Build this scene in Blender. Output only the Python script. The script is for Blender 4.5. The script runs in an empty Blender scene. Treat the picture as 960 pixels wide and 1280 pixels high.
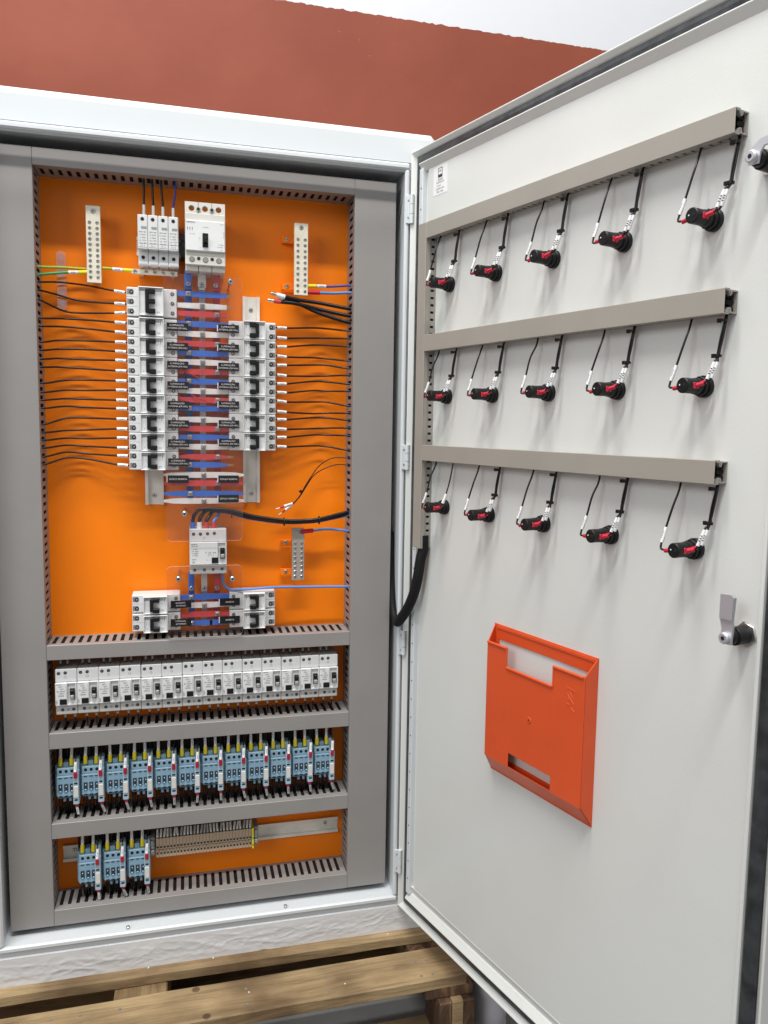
import bpy, bmesh, math, random
from mathutils import Matrix, Vector
random.seed(7)
S = 0.001                      # all lengths below are written in millimetres
scn = bpy.context.scene
COL = scn.collection

# ------------------------------------------------------------------ camera
Mr = [[0.964102, -0.264817, 0.019467], [-0.010076, -0.109748, -0.993908], [0.26534, 0.958033, -0.108477]]
Cc = [238.57, -1594.02, 891.72]
cam_d = bpy.data.cameras.new('camera'); cam = bpy.data.objects.new('camera', cam_d); COL.objects.link(cam)
r, d, f = [Vector(v) for v in Mr]
m = Matrix((( r.x, -d.x, -f.x, Cc[0]*S), (r.y, -d.y, -f.y, Cc[1]*S), (r.z, -d.z, -f.z, Cc[2]*S), (0,0,0,1)))
cam.matrix_world = m
cam_d.sensor_width = 36; cam_d.lens = 1030.86/1280*36
cam_d.shift_x = -37.56/1280; cam_d.shift_y = 6.48/1280
cam_d.clip_start = 0.05; cam_d.clip_end = 60
scn.camera = cam
XH, YH, TH = 630.5, -111.93, 1.28837   # door hinge and opening angle

# ------------------------------------------------------------------ light
w = bpy.data.worlds.new('World'); scn.world = w; w.use_nodes = True
bg = w.node_tree.nodes['Background']; bg.inputs[0].default_value = (0.97, 0.98, 1.0, 1); bg.inputs[1].default_value = 0.40
def lamp(name, loc, target, sx, sy, power, col=(1,1,1)):
    ld = bpy.data.lights.new(name, 'AREA'); ld.shape = 'RECTANGLE'; ld.size = sx; ld.size_y = sy; ld.energy = power; ld.color = col
    o = bpy.data.objects.new(name, ld); COL.objects.link(o); o.location = loc
    o.rotation_euler = (Vector(target)-Vector(loc)).to_track_quat('-Z', 'Y').to_euler(); return o
def tube(name, loc, sx, sy, tilt, power, col):      # fluorescent fittings hung parallel to the wall
    o = lamp(name, loc, (0, 0, 0), sx, sy, power, col); o.rotation_euler = (math.radians(tilt), 0, 0); return o
tube('ceiling_tube_lamp', (-0.30, -0.80, 3.7), 1.3, 0.30, 6, 54, (1, 0.99, 0.96))
tube('ceiling_tube_lamp', (0.10, -1.95, 4.0), 2.4, 0.16, 24, 104, (1, 0.99, 0.96))
lamp('left_fill_light', (-2.7, -2.9, 2.5), (0.8, -0.3, 0.8), 1.8, 1.4, 46, (0.96, 0.98, 1))  # added fill from the left that brightens the door, not a known window
scn.view_settings.view_transform = 'Standard'; scn.view_settings.look = 'None'
scn.view_settings.exposure = 0.10; scn.view_settings.gamma = 1; scn.view_settings.use_curve_mapping = False

# ------------------------------------------------------------------ materials
MATS = {}
def mat(name, col, rough=0.5, metal=0.0, noise=0.0, nscale=40, bump=0.0, bscale=300, spec=0.5, coat=0.0, dirt=None):
    m = bpy.data.materials.new(name); m.use_nodes = True; nt = m.node_tree; b = nt.nodes['Principled BSDF']
    b.inputs['Base Color'].default_value = (*col, 1); b.inputs['Roughness'].default_value = rough; b.inputs['Metallic'].default_value = metal
    b.inputs['Specular IOR Level'].default_value = spec; b.inputs['Coat Weight'].default_value = coat
    tc = nt.nodes.new('ShaderNodeTexCoord')
    if noise > 0 or dirt:
        n = nt.nodes.new('ShaderNodeTexNoise'); n.inputs['Scale'].default_value = nscale; n.inputs['Detail'].default_value = 5
        nt.links.new(tc.outputs['Object'], n.inputs['Vector'])
        rp = nt.nodes.new('ShaderNodeValToRGB')
        lo = dirt if dirt else tuple(c*(1-noise) for c in col); hi = tuple(min(1, c*(1+noise*0.6)) for c in col)
        rp.color_ramp.elements[0].position = 0.3; rp.color_ramp.elements[0].color = (*lo, 1)
        rp.color_ramp.elements[1].position = 0.62; rp.color_ramp.elements[1].color = (*hi, 1)
        nt.links.new(n.outputs['Fac'], rp.inputs['Fac']); nt.links.new(rp.outputs['Color'], b.inputs['Base Color'])
        mr = nt.nodes.new('ShaderNodeMapRange'); mr.inputs['To Min'].default_value = rough*1.15; mr.inputs['To Max'].default_value = rough*0.85
        nt.links.new(n.outputs['Fac'], mr.inputs['Value']); nt.links.new(mr.outputs['Result'], b.inputs['Roughness'])
    if bump > 0:
        n2 = nt.nodes.new('ShaderNodeTexNoise'); n2.inputs['Scale'].default_value = bscale; n2.inputs['Detail'].default_value = 3
        nt.links.new(tc.outputs['Object'], n2.inputs['Vector'])
        bp = nt.nodes.new('ShaderNodeBump'); bp.inputs['Strength'].default_value = bump; bp.inputs['Distance'].default_value = 0.001
        nt.links.new(n2.outputs['Fac'], bp.inputs['Height']); nt.links.new(bp.outputs['Normal'], b.inputs['Normal'])
    MATS[name] = m; return m
mat('white_paint', (0.65, 0.68, 0.70), 0.34, noise=0.02, nscale=6, bump=0.05, bscale=700)
mat('door_paint', (0.685, 0.695, 0.67), 0.33, noise=0.045, nscale=3, bump=0.14, bscale=420)
mat('orange_paint', (0.97, 0.222, 0.001), 0.36, spec=0.35, noise=0.07, nscale=5, bump=0.12, bscale=240)
mat('duct_grey', (0.27, 0.255, 0.245), 0.42, noise=0.05, nscale=8, bump=0.05, bscale=260)
mat('duct_grey_lit', (0.335, 0.312, 0.275), 0.42, noise=0.04, nscale=8, bump=0.05, bscale=260)  # same plastic as the other ducts, the door's brighter light mixed into the colour
mat('gasket', (0.028, 0.031, 0.034), 0.38, noise=0.6, nscale=40, bump=0.8, bscale=120)
mat('device_white', (0.70, 0.71, 0.71), 0.4, noise=0.03, nscale=30)
mat('device_lightgrey', (0.50, 0.50, 0.485), 0.45, noise=0.05, nscale=30)
mat('device_cream', (0.66, 0.64, 0.59), 0.42, noise=0.03, nscale=30)
mat('device_grey', (0.30, 0.30, 0.29), 0.5)
mat('marker_clear', (0.72, 0.72, 0.72), 0.25, noise=0.25, nscale=120)
mat('clamp_grey', (0.42, 0.40, 0.37), 0.4, 0.5, noise=0.3, nscale=90)
mat('recess_grey', (0.20, 0.20, 0.20), 0.6)  # flat grey drawing the shade of terminal recesses; also pole joints and nails
mat('black_plastic', (0.009, 0.009, 0.010), 0.42, noise=0.2, nscale=60, spec=0.3)
mat('hole_black', (0.006, 0.006, 0.006), 0.8)  # flat black on discs and bars, standing in for the shade inside holes
mat('ink', (0.03, 0.03, 0.035), 0.6)
mat('zinc', (0.62, 0.61, 0.58), 0.32, 1.0, noise=0.25, nscale=150)
mat('din_steel', (0.82, 0.79, 0.72), 0.36, 0.25, noise=0.12, nscale=30, bump=0.1)
mat('tinned', (0.74, 0.72, 0.70), 0.4, 0.6, noise=0.15, nscale=60)
mat('nickel_bar', (0.78, 0.73, 0.60), 0.38, 0.1, noise=0.1, nscale=60)
mat('bronze_bar', (0.44, 0.39, 0.34), 0.42, 0.4, noise=0.15, nscale=60)
mat('copper', (0.75, 0.38, 0.2), 0.35, 1.0)
mat('blue_sleeve', (0.045, 0.15, 0.56), 0.42, noise=0.12, nscale=50)
mat('white_sleeve', (0.76, 0.75, 0.73), 0.42, noise=0.08, nscale=50)
mat('red_sleeve', (0.60, 0.055, 0.06), 0.42, noise=0.12, nscale=50)
mat('label_black', (0.005, 0.005, 0.006), 0.5, spec=0.15)
mat('label_white', (0.82, 0.82, 0.82), 0.5)
mat('wire_black', (0.008, 0.0075, 0.0075), 0.35, spec=0.35)
mat('wire_matte', (0.010, 0.010, 0.010), 0.75, spec=0.2)
mat('wire_blue', (0.09, 0.26, 0.62), 0.38)
mat('wire_navy', (0.03, 0.05, 0.30), 0.38)
mat('wire_green', (0.05, 0.38, 0.13), 0.4)
mat('wire_yellowgreen', (0.40, 0.48, 0.04), 0.4)
mat('yellow', (0.86, 0.70, 0.02), 0.42)
mat('crimson', (0.52, 0.015, 0.04), 0.38)
mat('relay_blue', (0.24, 0.40, 0.52), 0.45, noise=0.05, nscale=60)
mat('relay_lightblue', (0.34, 0.48, 0.58), 0.45, noise=0.05, nscale=60)
mat('relay_dark', (0.02, 0.035, 0.055), 0.5)
mat('terminal_beige', (0.43, 0.33, 0.235), 0.5, noise=0.08, nscale=80)
mat('braid', (0.008, 0.008, 0.009), 0.6, spec=0.25, bump=0.8, bscale=420)
mat('pocket_orange', (0.68, 0.085, 0.018), 0.36, noise=0.04, nscale=14, bump=0.03)
mat('paper', (0.78, 0.79, 0.80), 0.8)
mat('wood', (0.36, 0.23, 0.11), 0.75)
mat('wrap', (0.68, 0.68, 0.69), 0.22, noise=0.05, nscale=7, coat=0.6, bump=0.25, bscale=90)
mat('sack_white', (0.48, 0.46, 0.48), 0.75, noise=0.08, nscale=12, bump=0.2, bscale=60)
mat('concrete', (0.15, 0.15, 0.145), 0.8, noise=0.25, nscale=5, bump=0.5, bscale=60)
mat('steel_polish', (0.62, 0.62, 0.66), 0.42, 0.7)

def clear(name, tint, base):
    m = bpy.data.materials.new(name); m.use_nodes = True; nt = m.node_tree; nt.nodes.clear()
    out = nt.nodes.new('ShaderNodeOutputMaterial'); mx = nt.nodes.new('ShaderNodeMixShader')
    tr = nt.nodes.new('ShaderNodeBsdfTransparent'); tr.inputs[0].default_value = (*tint, 1)
    gl = nt.nodes.new('ShaderNodeBsdfGlossy'); gl.inputs['Roughness'].default_value = 0.04; gl.inputs[0].default_value = (1,1,1,1)
    lw = nt.nodes.new('ShaderNodeLayerWeight'); lw.inputs[0].default_value = 0.5
    fr = nt.nodes.new('ShaderNodeMath'); fr.operation = 'POWER'; fr.inputs[1].default_value = 5; nt.links.new(lw.outputs['Facing'], fr.inputs[0])
    ad = nt.nodes.new('ShaderNodeMath'); ad.operation = 'ADD'; ad.inputs[1].default_value = base
    nt.links.new(fr.outputs[0], ad.inputs[0]); nt.links.new(ad.outputs[0], mx.inputs[0])
    nt.links.new(tr.outputs[0], mx.inputs[1]); nt.links.new(gl.outputs[0], mx.inputs[2]); nt.links.new(mx.outputs[0], out.inputs[0])
    MATS[name] = m
clear('acrylic', (0.97, 0.955, 0.955), 0.03)
def edge():
    m = bpy.data.materials.new('acrylic_edge_highlight'); m.use_nodes = True; nt = m.node_tree; nt.nodes.clear()
    out = nt.nodes.new('ShaderNodeOutputMaterial'); mx = nt.nodes.new('ShaderNodeMixShader'); mx.inputs[0].default_value = 0.42
    tr = nt.nodes.new('ShaderNodeBsdfTransparent'); df = nt.nodes.new('ShaderNodeBsdfDiffuse'); df.inputs[0].default_value = (0.9, 0.85, 0.8, 1)  # whitish diffuse paints the highlight along the sheet edges
    nt.links.new(tr.outputs[0], mx.inputs[1]); nt.links.new(df.outputs[0], mx.inputs[2]); nt.links.new(mx.outputs[0], out.inputs[0]); MATS['acrylic_edge_highlight'] = m
edge()
clear('clear_film', (0.97, 0.97, 0.98), 0.16)

def wood_nodes():
    m = MATS['wood']; nt = m.node_tree; b = nt.nodes['Principled BSDF']
    tc = nt.nodes.new('ShaderNodeTexCoord'); mp = nt.nodes.new('ShaderNodeMapping'); mp.inputs['Scale'].default_value = (2.2, 26, 26)
    oi = nt.nodes.new('ShaderNodeObjectInfo'); va = nt.nodes.new('ShaderNodeVectorMath'); va.operation = 'ADD'
    nt.links.new(tc.outputs['Object'], va.inputs[0]); nt.links.new(oi.outputs['Random'], va.inputs[1]); nt.links.new(va.outputs[0], mp.inputs['Vector'])
    n1 = nt.nodes.new('ShaderNodeTexNoise'); n1.inputs['Scale'].default_value = 2.0; n1.inputs['Detail'].default_value = 12; n1.inputs['Roughness'].default_value = 0.66; n1.inputs['Distortion'].default_value = 1.1
    nt.links.new(mp.outputs[0], n1.inputs['Vector'])
    r1 = nt.nodes.new('ShaderNodeValToRGB'); e = r1.color_ramp.elements
    e[0].position = 0.25; e[0].color = (0.17, 0.11, 0.052, 1); e[1].position = 0.75; e[1].color = (0.52, 0.375, 0.20, 1)
    k = e.new(0.5); k.color = (0.38, 0.265, 0.135, 1)
    nt.links.new(n1.outputs['Fac'], r1.inputs['Fac'])
    n2 = nt.nodes.new('ShaderNodeTexNoise'); n2.inputs['Scale'].default_value = 5; n2.inputs['Detail'].default_value = 4
    nt.links.new(va.outputs[0], n2.inputs['Vector'])
    r2 = nt.nodes.new('ShaderNodeValToRGB'); r2.color_ramp.elements[0].position = 0.35; r2.color_ramp.elements[0].color = (0.40, 0.35, 0.31, 1); r2.color_ramp.elements[1].position = 0.6; r2.color_ramp.elements[1].color = (1,1,1,1)
    nt.links.new(n2.outputs['Fac'], r2.inputs['Fac'])
    v = nt.nodes.new('ShaderNodeTexVoronoi'); v.inputs['Scale'].default_value = 9
    nt.links.new(va.outputs[0], v.inputs['Vector'])
    r3 = nt.nodes.new('ShaderNodeValToRGB'); r3.color_ramp.elements[0].position = 0.05; r3.color_ramp.elements[0].color = (0.2, 0.13, 0.08, 1); r3.color_ramp.elements[1].position = 0.075; r3.color_ramp.elements[1].color = (1,1,1,1)
    nt.links.new(v.outputs['Distance'], r3.inputs['Fac'])
    a = nt.nodes.new('ShaderNodeMix'); a.data_type = 'RGBA'; a.blend_type = 'MULTIPLY'; a.inputs[0].default_value = 1
    c = nt.nodes.new('ShaderNodeMix'); c.data_type = 'RGBA'; c.blend_type = 'MULTIPLY'; c.inputs[0].default_value = 0.8
    nt.links.new(r1.outputs[0], a.inputs[6]); nt.links.new(r2.outputs[0], a.inputs[7]); nt.links.new(a.outputs[2], c.inputs[6]); nt.links.new(r3.outputs[0], c.inputs[7])
    nt.links.new(c.outputs[2], b.inputs['Base Color'])
    bp = nt.nodes.new('ShaderNodeBump'); bp.inputs['Strength'].default_value = 0.9; bp.inputs['Distance'].default_value = 0.003
    nt.links.new(n1.outputs['Fac'], bp.inputs['Height']); nt.links.new(bp.outputs['Normal'], b.inputs['Normal'])
wood_nodes()
wd = MATS['wood'].copy(); wd.name = 'wood_dark'; MATS['wood_dark'] = wd
for n_ in wd.node_tree.nodes:
    if n_.type == 'VALTORGB' and len(n_.color_ramp.elements) == 3:
        for e_, c_ in zip(n_.color_ramp.elements, ((0.03, 0.015, 0.008, 1), (0.10, 0.05, 0.025, 1), (0.34, 0.2, 0.1, 1))): e_.color = c_
    if n_.type == 'MAPPING': n_.inputs['Scale'].default_value = (14, 14, 5)

def wall_nodes():
    m = bpy.data.materials.new('two_tone_wall'); m.use_nodes = True; nt = m.node_tree; b = nt.nodes['Principled BSDF']; b.inputs['Roughness'].default_value = 0.6; b.inputs['Specular IOR Level'].default_value = 0.3
    tc = nt.nodes.new('ShaderNodeTexCoord'); sp = nt.nodes.new('ShaderNodeSeparateXYZ'); nt.links.new(tc.outputs['Object'], sp.inputs[0])
    n = nt.nodes.new('ShaderNodeTexNoise'); n.inputs['Scale'].default_value = 60; n.inputs['Detail'].default_value = 5; nt.links.new(tc.outputs['Object'], n.inputs['Vector'])
    ma = nt.nodes.new('ShaderNodeMath'); ma.operation = 'MULTIPLY_ADD'; ma.inputs[1].default_value = 0.010; nt.links.new(n.outputs['Fac'], ma.inputs[0]); nt.links.new(sp.outputs['Z'], ma.inputs[2])
    gt = nt.nodes.new('ShaderNodeMath'); gt.operation = 'GREATER_THAN'; gt.inputs[1].default_value = 1.755; nt.links.new(ma.outputs[0], gt.inputs[0])
    n3 = nt.nodes.new('ShaderNodeTexNoise'); n3.inputs['Scale'].default_value = 3.5; n3.inputs['Detail'].default_value = 9; nt.links.new(tc.outputs['Object'], n3.inputs['Vector'])
    r = nt.nodes.new('ShaderNodeValToRGB'); r.color_ramp.elements[0].position = 0.35; r.color_ramp.elements[0].color = (0.215, 0.048, 0.025, 1); r.color_ramp.elements[1].position = 0.68; r.color_ramp.elements[1].color = (0.265, 0.066, 0.036, 1)
    nt.links.new(n3.outputs['Fac'], r.inputs['Fac'])
    # pale paint specks
    n4 = nt.nodes.new('ShaderNodeTexVoronoi'); n4.inputs['Scale'].default_value = 30; nt.links.new(tc.outputs['Object'], n4.inputs['Vector'])
    n5 = nt.nodes.new('ShaderNodeTexNoise'); n5.inputs['Scale'].default_value = 90; nt.links.new(tc.outputs['Object'], n5.inputs['Vector'])
    s1 = nt.nodes.new('ShaderNodeMath'); s1.operation = 'MULTIPLY'; nt.links.new(n4.outputs['Distance'], s1.inputs[0]); nt.links.new(n5.outputs['Fac'], s1.inputs[1])
    s2 = nt.nodes.new('ShaderNodeMath'); s2.operation = 'LESS_THAN'; s2.inputs[1].default_value = 0.011; nt.links.new(s1.outputs[0], s2.inputs[0])
    s3 = nt.nodes.new('ShaderNodeMath'); s3.operation = 'MULTIPLY'; s3.inputs[1].default_value = 0.5; nt.links.new(s2.outputs[0], s3.inputs[0])
    mx0 = nt.nodes.new('ShaderNodeMix'); mx0.data_type = 'RGBA'; nt.links.new(s3.outputs[0], mx0.inputs[0]); nt.links.new(r.outputs[0], mx0.inputs[6]); mx0.inputs[7].default_value = (0.62, 0.5, 0.42, 1)
    mx = nt.nodes.new('ShaderNodeMix'); mx.data_type = 'RGBA'; nt.links.new(gt.outputs[0], mx.inputs[0]); nt.links.new(mx0.outputs[2], mx.inputs[6]); mx.inputs[7].default_value = (0.62, 0.63, 0.66, 1)
    nt.links.new(mx.outputs[2], b.inputs['Base Color'])
    bp = nt.nodes.new('ShaderNodeBump'); bp.inputs['Strength'].default_value = 0.3; bp.inputs['Distance'].default_value = 0.002
    n6 = nt.nodes.new('ShaderNodeTexNoise'); n6.inputs['Scale'].default_value = 22; n6.inputs['Detail'].default_value = 7; nt.links.new(tc.outputs['Object'], n6.inputs['Vector'])
    nt.links.new(n6.outputs['Fac'], bp.inputs['Height']); nt.links.new(bp.outputs['Normal'], b.inputs['Normal'])
    MATS['wall'] = m
wall_nodes()

# ------------------------------------------------------------------ mesh builder
_T = {}
def text_geo(s):
    if s in _T: return _T[s]
    cu = bpy.data.curves.new('t', 'FONT'); cu.body = s; cu.resolution_u = 2; cu.align_x = 'CENTER'; cu.align_y = 'CENTER'; cu.size = 1
    o = bpy.data.objects.new('t', cu); COL.objects.link(o); dg = bpy.context.evaluated_depsgraph_get()
    me = bpy.data.meshes.new_from_object(o.evaluated_get(dg)); g = ([tuple(v.co) for v in me.vertices], [tuple(p.vertices) for p in me.polygons])
    COL.objects.unlink(o); bpy.data.objects.remove(o); bpy.data.curves.remove(cu); bpy.data.meshes.remove(me)
    _T[s] = g; return g

class MB:
    def __init__(s): s.v = []; s.f = []; s.m = []; s.sm = []; s.mats = []; s.cur = 0; s.flat = []
    def use(s, name):
        if name not in s.mats: s.mats.append(name)
        s.cur = s.mats.index(name); return s
    def add(s, vs, fs, smooth=False):
        b = len(s.v); s.v += vs
        for f in fs: s.f.append(tuple(b+i for i in f)); s.m.append(s.cur); s.sm.append(smooth)
        return s
    def box(s, x0, x1, y0, y1, z0, z1, bev=0.0):
        lo = (min(x0,x1), min(y0,y1), min(z0,z1)); hi = (max(x0,x1), max(y0,y1), max(z0,z1))
        if bev <= 0:
            vs = [((lo,hi)[i][0], (lo,hi)[j][1], (lo,hi)[k][2]) for i in (0,1) for j in (0,1) for k in (0,1)]
            return s.add(vs, [(0,1,3,2),(4,6,7,5),(0,4,5,1),(2,3,7,6),(0,2,6,4),(1,5,7,3)])
        bev = min(bev, *(0.45*(hi[a]-lo[a]) for a in range(3)))
        idx = {}; vs = []
        for i in (0,1):
            for j in (0,1):
                for k in (0,1):
                    c = (i,j,k)
                    for a in range(3):
                        p = [hi[q] if c[q] else lo[q] for q in range(3)]
                        for q in range(3):
                            if q != a: p[q] += -bev if c[q] else bev
                        idx[c+(a,)] = len(vs); vs.append(tuple(p))
        fs = []
        for a in range(3):
            b_, c_ = (a+1)%3, (a+2)%3
            for sd in (0,1):
                q = []
                for (u,v) in ((0,0),(1,0),(1,1),(0,1)):
                    c = [0,0,0]; c[a] = sd; c[b_] = u; c[c_] = v; q.append(idx[tuple(c)+(a,)])
                fs.append(tuple(q if sd else q[::-1]))
            for u in (0,1):
                for v in (0,1):
                    c0 = [0,0,0]; c1 = [0,0,0]; c0[b_] = c1[b_] = u; c0[c_] = c1[c_] = v; c1[a] = 1
                    q = [idx[tuple(c0)+(b_,)], idx[tuple(c1)+(b_,)], idx[tuple(c1)+(c_,)], idx[tuple(c0)+(c_,)]]
                    fs.append(tuple(q if (u != v) else q[::-1]))
        for i in (0,1):
            for j in (0,1):
                for k in (0,1):
                    t = [idx[(i,j,k,a)] for a in range(3)]
                    fs.append(tuple(t if (i+j+k) % 2 else t[::-1]))
        return s.add(vs, fs)
    def ring(s, c, ax1, ax2, r, n): return [tuple(c + ax1*(r*math.cos(2*math.pi*i/n)) + ax2*(r*math.sin(2*math.pi*i/n))) for i in range(n)]
    def cyl(s, p0, p1, r0, r1=None, n=14, bev=0.0):
        r1 = r0 if r1 is None else r1
        p0 = Vector(p0); p1 = Vector(p1); d = (p1-p0); L = d.length; d.normalize()
        a = d.orthogonal().normalized(); b = d.cross(a)
        A = s.ring(p0, a, b, r0, n); B = s.ring(p1-d*bev, a, b, r1, n)
        s.add(A+B, [(i, (i+1)%n, n+(i+1)%n, n+i) for i in range(n)], True)
        s.add(A, [tuple(range(n))[::-1]])
        if bev > 0:
            B2 = s.ring(p1, a, b, r1-bev, n)
            s.add(B+B2, [(i, (i+1)%n, n+(i+1)%n, n+i) for i in range(n)], True); s.add(B2, [tuple(range(n))])
        else: s.add(B, [tuple(range(n))])
        return s
    def tube(s, pts, r, n=8, smooth=6, flat=None):
        P = [Vector(p) for p in pts]
        if smooth and len(P) > 2:
            Q = []
            for i in range(len(P)-1):
                p0 = P[i-1] if i else P[0]*2-P[1]; p1 = P[i]; p2 = P[i+1]; p3 = P[i+2] if i+2 < len(P) else P[-1]*2-P[-2]
                for k in range(smooth):
                    t = k/smooth; Q.append(0.5*((2*p1)+(p2-p0)*t+(2*p0-5*p1+4*p2-p3)*t*t+(3*p1-p0-3*p2+p3)*t**3))
            Q.append(P[-1]); P = Q
        R = r if isinstance(r, (list, tuple)) else [r]*len(P)
        if len(R) != len(P): R = [R[min(len(R)-1, int(i*len(R)/len(P)))] for i in range(len(P))]
        vs = []; t = (P[1]-P[0]).normalized(); a = t.orthogonal().normalized()
        for i, p in enumerate(P):
            t2 = (P[min(i+1, len(P)-1)]-P[max(i-1, 0)]).normalized()
            q = t.rotation_difference(t2); a = q @ a; a = (a - t2*a.dot(t2)).normalized(); t = t2
            vs += s.ring(p, a, t2.cross(a), R[i], n)
        m_ = len(P)
        s.add(vs, [(j*n+i, j*n+(i+1)%n, (j+1)*n+(i+1)%n, (j+1)*n+i) for j in range(m_-1) for i in range(n)], True)
        s.add(vs[:n], [tuple(range(n))[::-1]]); s.add(vs[-n:], [tuple(range(n))]); return s
    def prism(s, poly, y0, y1):                     # polygon in x,z extruded along y
        n = len(poly); A = [(x, y0, z) for x, z in poly]; B = [(x, y1, z) for x, z in poly]
        s.add(A+B, [(i, (i+1)%n, n+(i+1)%n, n+i) for i in range(n)] + [tuple(range(n))[::-1], tuple(range(n, 2*n))]); return s
    def extr(s, poly, x0, x1):                      # polygon in y,z extruded along x
        n = len(poly); A = [(x0, y, z) for y, z in poly]; B = [(x1, y, z) for y, z in poly]
        s.add(A+B, [(i, (i+1)%n, n+(i+1)%n, n+i) for i in range(n)] + [tuple(range(n))[::-1], tuple(range(n, 2*n))]); return s
    def holed(s, x0, x1, z0, z1, cx, cz, r, yf, yb, n=16):   # plate with a round hole through it
        C = [(cx+r*math.cos(2*math.pi*(i+.5)/n), cz+r*math.sin(2*math.pi*(i+.5)/n)) for i in range(n)]
        O = []
        for x, z in C:
            dx, dz = x-cx, z-cz
            k = min(((x1-cx) if dx > 0 else (x0-cx))/dx if abs(dx) > 1e-6 else 1e9, ((z1-cz) if dz > 0 else (z0-cz))/dz if abs(dz) > 1e-6 else 1e9)
            O.append((cx+dx*k, cz+dz*k))
        vs = [(x, yf, z) for x, z in C]+[(x, yf, z) for x, z in O]+[(x, yb, z) for x, z in C]+[(x, yb, z) for x, z in O]
        fs = []
        for i in range(n):
            j = (i+1) % n
            fs += [(i, n+i, n+j, j), (2*n+j, 3*n+j, 3*n+i, 2*n+i), (i, j, 2*n+j, 2*n+i), (n+j, n+i, 3*n+i, 3*n+j)]
        s.add(vs, fs)
        for (X, Z) in ((x0,z0),(x1,z0),(x1,z1),(x0,z1)):  # corner fills
            ds = sorted(range(n), key=lambda i: (O[i][0]-X)**2+(O[i][1]-Z)**2)[:2]
            a_, b_ = O[ds[0]], O[ds[1]]
            if abs(a_[0]-b_[0]) > 1e-6 and abs(a_[1]-b_[1]) > 1e-6:
                s.add([(a_[0],yf,a_[1]),(b_[0],yf,b_[1]),(X,yf,Z),(a_[0],yb,a_[1]),(b_[0],yb,b_[1]),(X,yb,Z)], [(0,1,2),(5,4,3),(0,2,5,3),(2,1,4,5)])
        return s
    def text(s, st, cx, cz, size, y, rot=0, sx=1.0, mirror=False):    # flat lettering on a face that looks to -y
        vs, fs = text_geo(st); c, sn = math.cos(rot), math.sin(rot)
        s.flat.append((len(s.f), len(s.f)+len(fs)))
        return s.add([(cx + (a*sx*c-b*sn)*size, y, cz + (a*sx*sn+b*c)*size) for a, b, _ in vs], fs)
    def disc(s, cx, cz, r, y, n=12): return s.cyl((cx, y+0.6, cz), (cx, y, cz), r, n=n)
    def mesh(s, name, org=(0,0,0)):
        me = bpy.data.meshes.new(name); me.from_pydata([((x-org[0])*S, (y-org[1])*S, (z-org[2])*S) for x, y, z in s.v], [], s.f)
        for n in s.mats: me.materials.append(MATS[n])
        me.polygons.foreach_set('material_index', s.m); me.polygons.foreach_set('use_smooth', s.sm)
        bm = bmesh.new(); bm.from_mesh(me); bm.faces.ensure_lookup_table()
        flat = set()
        for a, b in s.flat: flat.update(range(a, b))
        bmesh.ops.recalc_face_normals(bm, faces=[f for i, f in enumerate(bm.faces) if i not in flat]); bm.to_mesh(me); bm.free(); me.update(); return me

def child(name, mb, par, loc=(0,0,0), label=None, kind=None):
    o = bpy.data.objects.new(name, mb.mesh(name) if isinstance(mb, MB) else mb); COL.objects.link(o); o.parent = par
    o.location = [c*S for c in loc]
    if label: o['label'] = label
    if kind: o['kind'] = kind
    return o
DM = Matrix.Translation((XH*S, YH*S, 0)) @ Matrix.Rotation(-TH, 4, 'Z')      # door frame: x along the leaf, -y to the inside
def place(o, loc, door=False, rz=0.0):
    o.matrix_world = (DM if door else Matrix.Identity(4)) @ Matrix.Translation([c*S for c in loc]) @ Matrix.Rotation(rz, 4, 'Z')
def thing(name, label, cat, loc=(0,0,0), group=None, door=False):
    o = bpy.data.objects.new(name, None); COL.objects.link(o); o.empty_display_size = 0.01; place(o, loc, door)
    o['label'] = label; o['category'] = cat
    if group: o['group'] = group
    return o
def solo(name, mb, label, cat, loc=(0,0,0), group=None, door=False):
    o = bpy.data.objects.new(name, mb.mesh(name) if isinstance(mb, MB) else mb); COL.objects.link(o); place(o, loc, door)
    o['label'] = label; o['category'] = cat
    if group: o['group'] = group
    return o
def struct(name, mb):
    o = bpy.data.objects.new(name, mb.mesh(name)); COL.objects.link(o); o['kind'] = 'structure'; return o
def copy_tree(src, loc, label, door=False):
    r = src.copy(); COL.objects.link(r); place(r, loc, door); r['label'] = label
    for ch in list(src.children):
        c = ch.copy(); COL.objects.link(c); c.parent = r; c.matrix_parent_inverse = ch.matrix_parent_inverse
        for g in list(ch.children):
            d_ = g.copy(); COL.objects.link(d_); d_.parent = c
    return r
ORD = ['first','second','third','fourth','fifth','sixth','seventh','eighth','ninth','tenth','eleventh','twelfth','thirteenth','fourteenth','fifteenth','sixteenth','seventeenth','eighteenth','nineteenth','twentieth','twenty-first','twenty-second','twenty-third','twenty-fourth','twenty-fifth','twenty-sixth','twenty-seventh','twenty-eighth','twenty-ninth','thirtieth']
def screw(mb, x, y, z, r=3.2, m1='zinc', h=1.6):
    mb.use(m1); mb.cyl((x, y+0.2, z), (x, y-h, z), r, n=12, bev=r*0.25)
    mb.use('hole_black'); mb.box(x-r*.55, x+r*.55, y-h-0.15, y-h+0.3, z-r*.1, z+r*.1); mb.box(x-r*.1, x+r*.1, y-h-0.2, y-h+0.3, z-r*.55, z+r*.55)

# ------------------------------------------------------------------ the setting
b = MB().use('wall'); b.box(-2600, 4200, 200, 300, -240, 3600); struct('wall', b)
b = MB().use('concrete'); b.box(-4000, 6000, -5000, 1500, -300, -240); struct('floor', b)

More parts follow.
